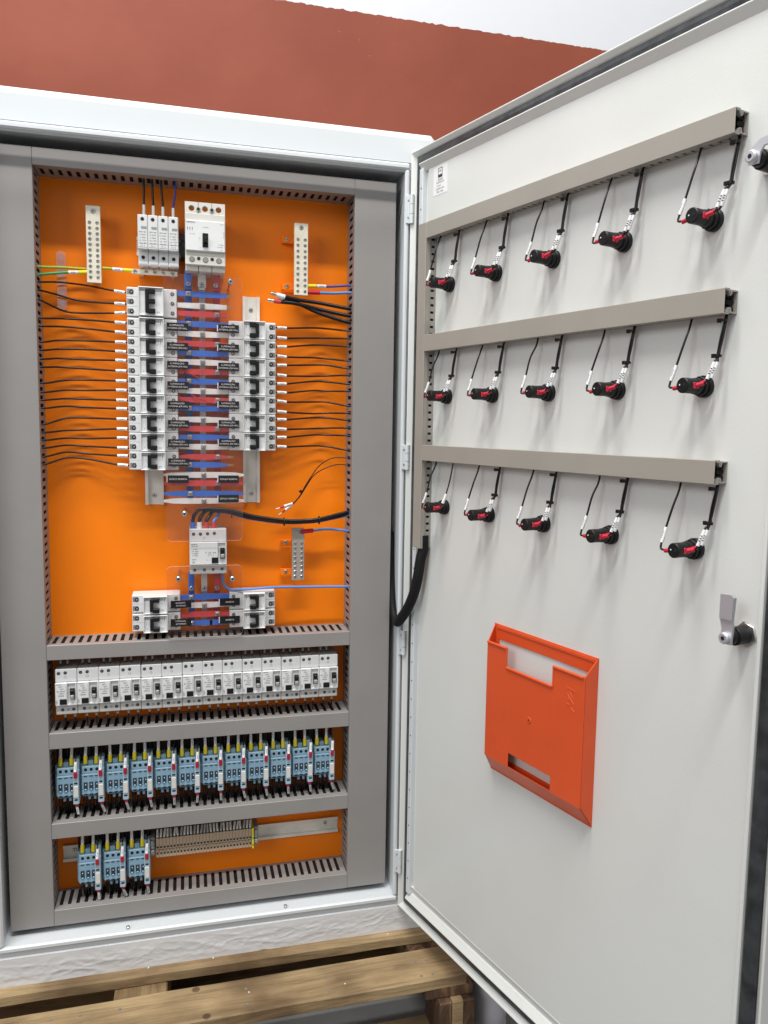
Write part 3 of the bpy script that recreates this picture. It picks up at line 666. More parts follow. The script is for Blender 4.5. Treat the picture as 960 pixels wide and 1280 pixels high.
for i, w_ in enumerate(WR):
    e2 = Vector((396, -39.5, w_[0][1])); m1 = Vector((401, -38.5, w_[0][1])); m0 = Vector((419, -33, w_[1][1]))
    pts = [tuple(e2), tuple(m1), tuple(m0), (w_[2][0], -20, w_[2][1]), (w_[3][0], -20, w_[3][1]), (w_[4][0], -40, w_[4][1]), (548, -44, w_[4][1])]
    wire('thin black wire, %s from the top at the right column of breakers' % ORD[i], pts, 1.65, marker=[(m1, m0, 2.9, 'label_white')], ferrule=[(e2, m1, 1.5, 'device_grey')], group='black wires from the breakers to the right trunking')

# wires at the top of the surge arresters
for i, (x, xt, c) in enumerate(((172, 172.5, 'wire_black'), (187.5, 186.5, 'wire_black'), (203.6, 201.5, 'wire_black'), (220.6, 224.5, 'wire_navy'))):
    wire('%s wire dropping from the top trunking into the %s surge arrester' % ('dark blue' if i == 3 else 'black', ORD[i]), [(xt, -48, 1318), (xt, -46, 1292), (x, -48, 1264), (x, -50, 1243)], 1.9, c, ferrule=[((x, -50, 1263.5-i*.6), (x, -51, 1243), 2.6, 'device_lightgrey')], group='wires into the surge arresters')

# ------------------------------------------------------------------ earth and neutral bars
def bar(label, x0, x1, z0, z1, y, mm, brackets, scr, cat, top, cols, gr):
    t = thing('terminal_bar', label, cat, (0, 0, 0), gr)
    b = MB().use(mm); b.box(x0, x1, y, y+9, z0, z1, .6); child('bar', b, t)
    for x, z, r_ in top:
        b = MB(); screw(b, x, y-.1, z, r_); child('bar_screw', b, t)
    n, za, zb = scr
    for c in cols:
        for k in range(n):
            b = MB(); screw(b, c, y-.1, za+(zb-za)*k/(n-1), 2.9, h=1.2); child('bar_screw', b, t)
    if brackets:
        for z in brackets:
            b = MB().use('orange_paint'); b.box(x0-19, x0+3, -12, -10, z-6.5, z+6.5, .5); b.box(x0+1, x0+3, y+9, -12, z-6.5, z+6.5, .5); b.box(x0-18.5, x0-17, -10.1, -.2, z-6.2, z+6.2); screw(b, x0-9.5, -12, z, 4.0); child('bracket', b, t)
    else:
        for z in (z0+14, z1-14): b = MB().use('device_grey'); b.cyl(((x0+x1)/2, -.2, z), ((x0+x1)/2, y+9, z), 7, n=12); child('standoff', b, t)
bar('cream upright earth bar with two rows of screws at the top left', 76.5, 100, 1129, 1258, -38, 'nickel_bar', None, (11, 1138.5, 1230), 'earth bar', [(88.5, 1249, 4)], (82.5, 94.5), None)
bar('cream upright neutral bar on orange brackets at the top right', 432, 457, 1128.5, 1257, -43, 'nickel_bar', (1232.5, 1148), (10, 1136, 1228), 'neutral bar', [(444.5, 1249, 4)], (438.5, 451.5), None)
bar('small brown upright neutral bar below the cable loop at the right', 430.3, 453.6, 597, 697, -38, 'bronze_bar', (666, 609), (8, 604, 668), 'neutral bar', [(441, 690, 3.6)], (436, 448.5), None)
t = thing('terminal_bar', 'short horizontal earth bar with five screws under the surge arresters', 'earth bar')
b = MB().use('nickel_bar'); b.box(149.3, 226.7, -38, -30, 1149, 1157, .5); b.box(160, 168, -30, -.2, 1150, 1156); b.box(214, 222, -30, -.2, 1150, 1156); child('bar', b, t)
for x in (155.5, 174, 188, 202.5, 218): b = MB(); screw(b, x, -38, 1153, 3.5); child('bar_screw', b, t)
for x in (170, 186, 203, 220):
    b = MB().use('copper'); b.cyl((x, -34, 1156), (x, -38, 1147+18), 1.6, n=8); child('link_pin', b, t)

wire('yellow-green earth wire reaching the short bar under the surge arresters', [(-14, -40, 1151), (4, -36, 1150.5), (39.7, -24, 1153.7), (74, -22, 1154), (104, -34, 1155.5), (124, -35, 1154.3), (150, -35, 1154)], 2.3, 'wire_yellowgreen', marker=[((118, -34.8, 1154.7), (135, -35, 1154.2), 3.2, 'label_white')], ferrule=[((136, -35, 1154.2), (151, -35, 1154), 3.6, 'yellow')])
wire('green earth wire ending in the tall earth bar at the left', [(-14, -40, 1134), (0, -36, 1137.5), (39, -30, 1144.4), (60, -30, 1146), (78, -34, 1146.8)], 2.3, 'wire_green', marker=[((46, -30.5, 1145), (62, -31, 1146), 3.2, 'label_white')], ferrule=[((63, -31, 1146), (79, -34, 1147), 3.6, 'yellow')])
wire('dark blue wire leaving the right neutral bar beside a yellow ferrule', [(455, -38, 1146.5), (473, -35, 1148), (500, -30, 1149.5), (532, -36, 1152.5), (548, -40, 1152.5)], 2.2, 'wire_navy', marker=[((474, -35, 1148), (492, -31.5, 1149.2), 3.1, 'label_white')], ferrule=[((456, -38, 1146.6), (473, -35, 1148), 3.6, 'yellow')])
wire('light blue wire leaving the right neutral bar beside a red ferrule', [(455, -38, 1135.5), (479, -35, 1136.2), (505, -32, 1137.5), (532, -36, 1139.5), (548, -40, 1139)], 2.7, 'wire_blue', ferrule=[((456, -38, 1135.6), (480, -35, 1136.4), 4.0, 'crimson')])
wire('light blue wire at the small brown neutral bar beside a red ferrule', [(450, -38, 690.5), (470, -34, 691.5), (500, -30, 693.5), (534, -36, 690.5), (548, -40, 689)], 2.6, 'wire_blue', ferrule=[((446, -39.5, 690.2), (470, -34, 691.5), 4.2, 'crimson')])
wire('light blue wire curving from the wide residual current device to the right trunking', [(299.5, -50, 622), (300.5, -47, 607), (305, -45, 592), (318, -45, 583.5), (345, -52, 585), (380, -53, 587), (430, -46, 585.5), (500, -44, 583.5), (548, -44, 582)], 2.4, 'wire_blue')
# three loose thick cables at the upper right
TK = 'thick loose black cables at the upper right'
for k, (lab, pts, fc, tip) in enumerate((('thick black cable with a white sleeve, uppermost of three', [(402, -44, 1125.8), (414, -43, 1124), (443, -38, 1120.3), (480, -36, 1117.5), (531, -42, 1110), (550, -44, 1109)], 'label_white', ((400, -44, 1126.5), (415, -43, 1123.5))),
    ('thick black cable with a red sleeve, middle of three', [(399, -40, 1115.6), (412, -40, 1114.8), (435, -40, 1113.5), (480, -36, 1106), (531, -42, 1097), (550, -44, 1096)], 'red_sleeve', ((395, -40, 1116), (408, -40, 1115))),
    ('thick black cable, lowest of three, its end hidden behind the others', [(404, -33, 1121), (425, -34, 1117), (445, -36, 1112.5), (480, -36, 1099), (531, -42, 1085), (550, -44, 1084)], 'label_white', ((404, -33, 1121), (412, -33, 1119))))):
    fr_ = [(tip[0], tip[1], 4.4, fc)]
    if k < 2: d_ = (Vector(tip[0])-Vector(tip[1])).normalized(); fr_.append((Vector(tip[0])+d_*11, tip[0], 3.0, 'zinc'))
    wire(lab, pts, 3.6, 'wire_black', ferrule=fr_, name='cable', cat='cable', group=TK, n=10)
wire('loose thin black wire of a tied pair, upper one, with red tip', [(412, -30, 737), (431, -29, 742.3), (444.5, -28, 755.9), (456, -27, 776), (468.6, -26, 795.6), (483.8, -26, 815.5), (506.8, -28, 829.4), (534.7, -40, 831.1), (550, -42, 831)], 1.0, marker=[((416, -30, 738.2), (432, -29, 743), 2.4, 'label_white')], ferrule=[((408, -30, 735), (416, -30, 738.2), 1.7, 'crimson'), ((401, -30, 733), (408, -30, 735), 1.1, 'tinned')])
wire('loose thin black wire of a tied pair, lower one, with red tip', [(414, -30, 728), (431, -27, 740), (446, -26, 756), (458, -25, 775), (471, -24, 794), (488, -24, 807), (514.6, -28, 817.2), (534.8, -40, 817.3), (550, -42, 817)], 1.0, marker=[((418, -30, 731), (431, -27, 740), 2.4, 'label_white')], ferrule=[((412, -30, 726), (418, -30, 731), 1.7, 'crimson'), ((406, -30, 722), (412, -30, 726), 1.1, 'tinned')])
b = MB().use('black_plastic'); b.cyl((447, -28, 763), (450, -28, 768), 3.2, n=10); b.box(444, 449, -31, -29, 765, 768); solo('cable_tie', b, 'small black cable tie holding the loose pair of thin wires', 'cable tie')
# four cables into the wide residual current device
for k, (x, c, cc) in enumerate(((248.4, 'blue_sleeve', 'wire_black'), (260, 'label_white', 'wire_black'), (272.5, 'red_sleeve', 'wire_black'), (285.5, 'red_sleeve', 'wire_blue'))):
    h = 728-2.2*k; zo = -3.0*k; yo = -56+6*k
    pts = [(x, -56, 702), (x, -56, 714), (x+4+k, -57+3*k, h), (x+18-k*2, -57+5*k, 737-2.5*k), (304+k*4, -57+5*k, 735-2.6*k), (332, yo, 729-2.6*k), (362, yo, 721.5-2.4*k), (414, yo, 714-2.2*k), (450, yo, 713.5-2*k), (481, yo-2*k, 716.5-2*k), (536, -44, 727.5-2*k), (552, -44, 730-2*k)]
    wire('%s cable arching from the wide residual current device, %s from its left' % ('blue' if k == 3 else 'thick black', ORD[k]), pts, 3.3 if k < 3 else 2.8, cc if k < 3 else 'wire_blue', ferrule=[((x, -56, 700.5), (x, -56, 713), 4.6, c)], name='cable', cat='cable', group='cables arching from the wide residual current device', n=10)
for x, z in ((318, 726.5), (414, 710.5), (480, 713)):
    b = MB().use('black_plastic'); b.tube([(x+2*math.cos(a)*.3, -48+12*math.cos(a), z+7.5*math.sin(a)) for a in [i*math.pi/6 for i in range(13)]], 1.0, 6, 0)
    solo('cable_tie', b, 'black tie round the arching cables, %s' % {318: 'nearest the wide device', 414: 'midway along them', 480: 'nearest the right trunking'}[x], 'cable tie')

# ------------------------------------------------------------------ busbars
SL = ['blue_sleeve', 'white_sleeve', 'red_sleeve']; SN = ['blue', 'white', 'red']; VX = [244.5, 268.5, 294]
ZR = [1119, 1098.7, 1084.5, 1066.9, 1049.4, 1032.5, 1015.5, 999.9, 982.9, 965.8, 948.7, 933, 917.9, 897.8, 881.3, 865.8, 848.7, 830.6, 816.1, 797.8, 782.5, 763.5, 750.3]
t = thing('busbar_set', 'upper set of blue, white and red busbars between the two breaker columns', 'busbars')
for x, m_, w_, zt in ((244.5, 'blue_sleeve', 12.5, 1162), (268.5, 'tinned', 11, 1165), (294, 'red_sleeve', 12.5, 1162)):
    b = MB().use(m_); b.box(x-w_/2, x+w_/2, -24, -21, 745, 1150, .5)
    b.box(x-w_/2-(1.5 if m_ == 'tinned' else 0), x+w_/2+(1.5 if m_ == 'tinned' else 0), -38, -35, 1132, zt, .5)
    b.box(x-w_/2, x+w_/2, -36, -23, 1128, 1133, .5)
    child('vertical_busbar', b, t, label='%s upright bar' % {'blue_sleeve': 'blue', 'tinned': 'bare metal', 'red_sleeve': 'red'}[m_])
def rung(z, x0, x1, m_, taper=3.0):
    b = MB().use(m_); h = 5.2; t_ = 16
    b.prism([(x0, z-h+taper), (x0, z+h-taper), (x0+t_, z+h-.6), (x0+t_+20, z+h), (x1-t_-20, z+h), (x1-t_, z+h-.6), (x1, z+h-taper), (x1, z-h+taper), (x1-t_, z-h+.6), (x1-t_-20, z-h), (x0+t_+20, z-h), (x0+t_, z-h+.6)], -44, -40); return b
for i, z in enumerate(ZR):
    c = i % 3
    x0, x1 = (225.6, 313.5) if i < 19 else (198.5, 340)
    tp_ = 1.0 if i < 17 else 3.2
    if i in (17, 18): x1 = 311
    if i < 3: x1 = 311
    b = rung(z, x0, x1, SL[c], tp_); o = child('cross_busbar', b, t, label='%s sleeved cross bar' % SN[c])
    if i in (17, 18, 0, 1): b = MB().use('copper'); b.prism([(x1-.5, z-2.5), (x1+9, z-2), (x1+12, z), (x1+9, z+2), (x1-.5, z+2.5)], -43, -41.5); child('bare_tip', b, o)
    x = VX[c]
    b = MB().use('clamp_grey'); b.box(x-4.1, x+4.1, -46.6, -39, z-4.2, z+4.2, .5); screw(b, x, -47, z, 3.2); b.use('tinned').cyl((x, -40, z), (x, -24, z), 3, n=8); child('clamp_nut', b, t)
for x, z in ((245.2, 1137), (268, 1137), (292, 1137)): b = MB(); screw(b, x, -38, z, 4.4, h=3); child('busbar_bolt', b, t)
b = MB().use('crimson'); b.tube([(226, -47, 992), (236, -48, 984), (248, -48, 978), (262, -47, 972)], 1.0, 6, 4); b.tube([(226, -47, 938), (240, -48, 930), (262, -48, 928.5), (290, -47, 928)], 1.0, 6, 4); b.tube([(248, -47, 942), (262, -48, 935), (290, -47, 927)], 1.0, 6, 4)
solo('wire', b, 'thin loose red wires lying across the middle of the upper busbars', 'wire')
b = MB().use('wire_black'); b.tube([(236, -46, 986), (238, -47, 976), (240, -46, 966)], .9, 6, 4); solo('wire', b, 'short thin dark wire beside the red ones on the upper busbars', 'wire')
t = thing('busbar_set', 'lower small set of busbars under the wide residual current device', 'busbars')
for x, m_, w_ in ((245, 'blue_sleeve', 11), (268, 'tinned', 10.5), (291, 'red_sleeve', 11)):
    b = MB().use(m_); b.box(x-w_/2, x+w_/2, -26, -23, 512, 600, .5); b.box(x-w_/2, x+w_/2, -44, -41, 584, 619, .5); b.box(x-w_/2, x+w_/2, -42, -25, 582, 585, .5); child('vertical_busbar', b, t)
    b = MB(); screw(b, x, -44, 588.5, 4.2, h=3); child('busbar_bolt', b, t)
for i, z in enumerate((572, 556.5, 539, 523)):
    c = i % 3; x = (244.5, 268, 291)[c]
    child('cross_busbar', rung(z, 225.5 if i < 3 else 246, 313.5, SL[c], 1.0), t, label='%s sleeved cross bar' % SN[c])
    b = MB().use('clamp_grey'); b.box(x-4.1, x+4.1, -46.6, -39, z-4.2, z+4.2, .5); screw(b, x, -47, z, 3.2); child('clamp_nut', b, t)

# ------------------------------------------------------------------ black engraved tags
def tag_plate(label, x, z, lines, group, w_=36.5, h=13.8):
    t = thing('name_tag', label, 'name tag', (x, -50.5, z), group)
    b = MB().use('label_white'); b.box(-1.8, w_-2, .3, 1.6, -h/2+1.4, h/2-1.4); b.use('label_black').box(0, w_, -1.6, .3, -h/2, h/2, .4); child('plate', b, t)
    b = MB().use('label_white')
    if len(lines) == 2: b.text(lines[0], w_/2-1, 2.6, 4.0, -1.8); b.text(lines[1], w_/2, -2.6, 3.9, -1.8, 0, .98)
    else: b.text(lines[0], w_/2, 0, 3.9, -1.8)
    child('lettering', b, t)
IL = ('ILUMINA\u00c7\u00c3O', 'EXTERNA (DR HAL)')
gt = 'black name tags with white capitals on the busbars'
for i, z in enumerate((1059.7, 1025.5, 993, 957.3, 923, 889.1, 855, 820.9)):
    tag_plate('black tag reading ILUMINA\u00c7\u00c3O EXTERNA, %s from the top on the left' % ORD[i], 207.2-.2*(i > 4), z, IL, gt)
tag_plate('black tag reading ESPA\u00c7O RESERVA at the lower left of the upper busbars', 205.6, 790.4, ('ESPA\u00c7O RESERVA',), gt)
for i, z in enumerate((1061, 1026.5, 993.4, 959.3, 925.3, 890.8, 857.4)):
    tag_plate('black tag reading ILUMINA\u00c7\u00c3O EXTERNA, %s from the top on the right' % ORD[i], 295.4, z, IL, gt)
tag_plate('black tag reading ESPA\u00c7O RESERVA at the right, upper of the two there', 294.3, 790.5, ('ESPA\u00c7O RESERVA',), gt)
tag_plate('lowest right black tag reading ESPA\u00c7O RESERVA, on the last white busbar', 294.1, 754.8, ('ESPA\u00c7O RESERVA',), gt)
tag_plate('black tag with two lines of text on the upper left breaker of the lower group', 208, 561, ('QUADRO', 'EXTERNO'), gt)
tag_plate('black tag with two lines of text on the lower left breaker of the lower group', 207.7, 527, ('TOMADAS', 'EXTERNAS'), gt)
tag_plate('black tag reading RESERVA on the upper right breaker of the lower group', 295.5, 562.2, ('RESERVA',), gt)
tag_plate('black tag reading RESERVA on the lower right breaker of the lower group', 295.3, 528.4, ('RESERVA',), gt)

# ------------------------------------------------------------------ clear covers
def rrect(x0, x1, z0, z1, r, n=5):
    out = []
    for cx, cz, a0 in ((x1-r, z1-r, 0), (x0+r, z1-r, 90), (x0+r, z0+r, 180), (x1-r, z0+r, 270)):
        for k in range(n+1): a = math.radians(a0+90*k/n); out.append((cx+r*math.cos(a), cz+r*math.sin(a)))
    return out
def cover(label, x0, x1, z0, z1, posts):
    t = thing('clear_cover', label, 'clear cover', (0, 0, 0), 'clear acrylic covers')
    b = MB().use('acrylic_edge_highlight').use('acrylic'); b.prism(rrect(x0, x1, z0, z1, 9), -80, -77.5); nn = len(b.f); b.m = [0]*(nn-2)+[1, 1]; child('sheet', b, t)
    for x, z in posts:
        b = MB().use('zinc'); b.cyl((x, -.2, z), (x, -77.4, z), 2.6, n=8); b.cyl((x, -72, z), (x, -77.3, z), 5, n=6); b.cyl((x, -80.1, z), (x, -86, z), 4.8, n=12, bev=1.5); b.use('hole_black').cyl((x, -86, z), (x, -86.3, z), 2, n=6); child('stud', b, t)
cover('clear plastic sheet screwed over the upper busbars', 203, 335.5, 681, 1146, [(316, 1138), (234, 731)])
cover('clear plastic sheet screwed over the lower small busbars', 202, 335, 505, 636, [(222.5, 614), (317, 611.5)])
b = MB().use('clear_film'); b.prism(rrect(23.5, 39.2, 1084, 1185, 7), -5, -3.5)
for k in range(6): b.cyl((31.3, -4.9, 1096+15.5*k), (31.3, -6.2, 1096+15.5*k), 4.5, n=12)
solo('clear_strip', b, 'clear plastic strip with rounded ends stuck to the orange plate at the left', 'plastic strip')

# ------------------------------------------------------------------ blue relays and slim relays
def relay_block(label, x, dz, grp):
    t = thing('relay_socket', label, 'relay', (x, 0, 211.5+dz), grp)
    b = MB().use('relay_blue'); b.box(-4.2, 1, -44, -8, 1, 60, 1); b.box(0, 29.6, -52, -8, 0, 58.5, 1); b.box(.1, 29.5, -56, -52, 44.5, 58, .8); b.box(.1, 29.5, -60, -52, 6.5, 44.5, 1.0)
    b.use('relay_lightblue').box(0.4, 29.2, -60.6, -59.5, 42.2, 44.6, .4); b.use('relay_blue'); b.box(10.2, 19.4, -50, -20, 57, 66.5, 1)
    for k in (0, 1): b.box(9.6+9.6*k, 14+9.6*k, -54, -20, -5.5, 1, .8)
    child('housing', b, t)
    for k in range(3):
        xc = 6.2+9.6*k
        b = MB().use('relay_dark'); b.box(xc-3.3, xc+3.3, -61.2, -59, 15.5, 30.5, .4); b.use('label_white').box(xc-.5, xc+.9, -61.5, -61, 25, 27); b.use('relay_blue').box(xc-2, xc+2, -63.0, -61, 16.3, 18.0, .6); child('slider', b, t)
        b = MB().use('relay_lightblue').disc(xc, 52.3, 4.0, -56.2); b.use('hole_black').disc(xc, 52.3, 2.9, -56.6); child('terminal', b, t)
        b = MB().use('hole_black').box(xc-2.9, xc+2.9, -60.4, -59.5, 5.2, 8.3, .4); child('terminal', b, t)
        b = MB().use('relay_dark').box(xc-2.8, xc+2.8, -61, -60.2, 41, 42.6); child('marking', b, t)
    return t
def slim(label, x, dz, grp):
    t = thing('slim_relay', label, 'slim relay', (x, 0, 203+dz), grp)
    b = MB().use('relay_lightblue'); b.box(0, 10, -66, -8, 1, 60, 1); b.box(.1, 9.9, -50, -8, 58, 80, 1); child('housing', b, t)
    b = MB().use('device_cream'); b.box(1.0, 9.0, -67.5, -65.5, 14.5, 35.5, .5); child('front_panel', b, t)
    for z in (40.5, 9.5): b = MB().use('hole_black'); b.box(2, 8, -66.4, -65, z-1.6, z+1.6, .4); child('terminal', b, t)
    return t
def small(label, x, y, z0, z1, fer, mk=True, c='wire_black', lean=0, grp=None):
    L = abs(z1-z0)
    a = Vector((x, y, z0)); e = Vector((x+lean, y+6, z1))
    wire(label, [tuple(a), tuple(a.lerp(e, .5)), tuple(e)], 1.1, c, marker=[(a.lerp(e, .32), a.lerp(e, .8), 2.5, 'label_white')] if mk else None, ferrule=[(a, a.lerp(e, .3), 3.0, fer)] if fer else None, group=grp, smooth=3, n=6)
rb = None; rs = None
for row, (N, X0, dz, pit, rn) in enumerate(((12, 8.2, 0, 42.26, 'long row'), (3, 41.6, -168.2, 43.0, 'short bottom row'))):
    for i in range(N):
        x = X0+pit*i; who = '%s from left, %s' % (ORD[i], rn)
        if rb is None: rb = relay_block('blue three switch relay, '+who, x, dz, 'blue relays'); rs = slim('slim pale blue relay with a cream front, '+who, x+27.8, dz, 'slim relays')
        else: copy_tree(rb, (x, 0, 211.5+dz), 'blue three switch relay, '+who); copy_tree(rs, (x+27.8, 0, 203+dz), 'slim pale blue relay with a cream front, '+who)
        for k, q in enumerate((5.6, 24.3)):
            xx = x+q; l = random.uniform(-1.5, 1.5)
            t_ = wire('yellow sleeved wire at the %s of the blue relay, %s' % (('left', 'right')[k], who), [(xx, -50, 272+dz), (xx, -48, 290+dz), (xx+l, -40, 322+dz)], 1.1, marker=[((xx, -47.5, 285.5+dz), (xx+l*.5, -44, 303+dz), 2.5, 'label_white')], ferrule=[((xx, -50, 272+dz), (xx, -47.5, 285.5+dz), 3.6, 'yellow')], group='yellow sleeved wires above the relays', smooth=3)
        xs = x+32.6
        wire('red sleeved wire on top of the slim relay, '+who, [(xs, -68, 256+dz), (xs, -70, 266+dz), (xs+.5, -66, 283+dz), (xs+1, -50, 300+dz), (xs+1, -40, 322+dz)], 1.1, marker=[((xs, -70, 267+dz), (xs+1, -66, 284+dz), 2.7, 'label_white')], ferrule=[((xs, -67, 255+dz), (xs, -70, 267+dz), 3.2, 'crimson')], group='red sleeved wires above the slim relays', smooth=4)
        l = random.uniform(-1, 6)
        wire('marked wire below the slim relay, '+who, [(xs, -58, 205+dz), (xs+.5, -60, 198+dz), (xs+l, -56, 182+dz), (xs+l, -44, 165+dz)], 1.1, marker=[((xs+.5, -60, 197+dz), (xs+l, -56, 182+dz), 2.3, 'device_lightgrey' if i else 'label_white')], ferrule=[((xs, -58, 207+dz), (xs+.3, -59.5, 198+dz), 3.2, 'crimson')], group='wires below the slim relays', smooth=4)
        b = MB().use('wire_black')
        for q in (-3, 0, 3, 9.5, 12, 14.5, 17, 20, 27.5, 30, 33, 35.5, 38): b.tube([(x+q, -22-random.random()*12, 262+dz), (x+q+random.uniform(-2, 2), -24-random.random()*12, 285+dz), (x+q+random.uniform(-3, 3), -26-random.random()*10, 322+dz)], 1.8, 6, 3)
        for q in (0, 4, 8, 12, 16, 20, 24, 27, 34): b.tube([(x+q, -30, 212+dz), (x+q+1, -34-random.random()*8, 195+dz), (x+q+random.uniform(-3, 3), -30, 166+dz)], 1.4, 6, 3)
        wb_ = solo('wire_bundle', b, 'black wires behind the relay pair, '+who, 'wires', group='black wires behind the relays')
        wb_['kind'] = 'stuff'
for i in range(14):
    x = 11.3+36*i
    for k, q in enumerate((7, 18.5)):
        xx = x+q+random.uniform(-1, 1); l = random.uniform(-1.5, 1.5)
        wire('marked wire over the %s terminal of the %s residual current device from left' % (('left', 'right')[k], ORD[i]), [(xx, -40, 452), (xx, -42, 462), (xx+l, -44, 486)], 1.1, marker=[((xx, -42, 459), (xx+l*.5, -43, 470), 1.9, 'device_lightgrey')], group='wires above the residual current devices', smooth=3, n=6)
    for k, q in enumerate((12, 28.5)):
        xx = x+q+random.uniform(-1, 1); l = random.uniform(-2, 3)
        wire('marked wire under the %s terminal of the %s residual current device from left' % (('left', 'right')[k], ORD[i]), [(xx, -44, 376), (xx+l*.4, -45, 366), (xx+l, -42, 330)], 1.1, marker=[((xx, -44, 373), (xx+l*.5, -45, 361), 2.1, 'device_lightgrey')], group='wires below the residual current devices', smooth=3, n=6)

# ------------------------------------------------------------------ beige terminal strip
src = None
for i in range(29):
    x = 176+6.12*i; lab = '%s beige feed-through terminal from the left in the strip' % ORD[i]
    if src is None:
        src = thing('rail_terminal', lab, 'rail terminal', (x, 0, 75), 'beige rail terminals')
        b = MB().use('terminal_beige'); b.box(.12, 6.0, -50, -8, 18.0, 39.3, .6); b.box(.12, 6.0, -46, -8, 0, 15.4, .6); b.box(.3, 5.8, -40, -8, 15, 18)
        b.use('hole_black'); b.box(1.4, 4.7, -50.4, -49.5, 20.5, 24); b.box(1.4, 4.7, -46.4, -45.5, 6.5, 10)
        child('housing', b, src)
    else: copy_tree(src, (x, 0, 75), lab)
b = MB().use('yellow'); b.box(0, 3.2, -52, -8, 0, 41, .5); b.use('wire_green').box(.4, 2.8, -52.4, -51.8, 6, 10); b.box(.4, 2.8, -52.4, -51.8, 20, 24)
solo('rail_terminal', b, 'yellow-green earth terminal at the right end of the beige strip', 'rail terminal', (353.6, 0, 74.5))
for x, lab in ((165.5, 'grey end stop at the left end of the beige terminals'), (357.3, 'grey end stop at the right end of the beige terminals')):
    b = MB().use('device_grey'); b.box(0, 8.5, -44, -8, 4, 40, 1); b.box(1, 7.5, -50, -43, 10, 18, 1); b.box(1, 7.5, -50, -43, 26, 36, 1); b.use('zinc').disc(4.2, 22, 2.6, -46)
    solo('end_stop', b, lab, 'end stop', (x, 0, 74), group='grey end stops of the terminal strip')
for i in range(29):
    x = 179+6.1*i; l = random.uniform(-2.2, 2.2)
    wire('thin black wire with a pale marker above the beige terminals, %s from the left' % ORD[i], [(x, -44, 112), (x, -52, 120), (x+l, -50, 134), (x+l, -42, 156)], 1.0, marker=[((x, -52.5, 118.5), (x+l, -50.5, 134), 1.9, 'device_lightgrey' if random.random() > .2 else 'device_grey')], group='marked wires above the beige terminals', smooth=3, n=6)

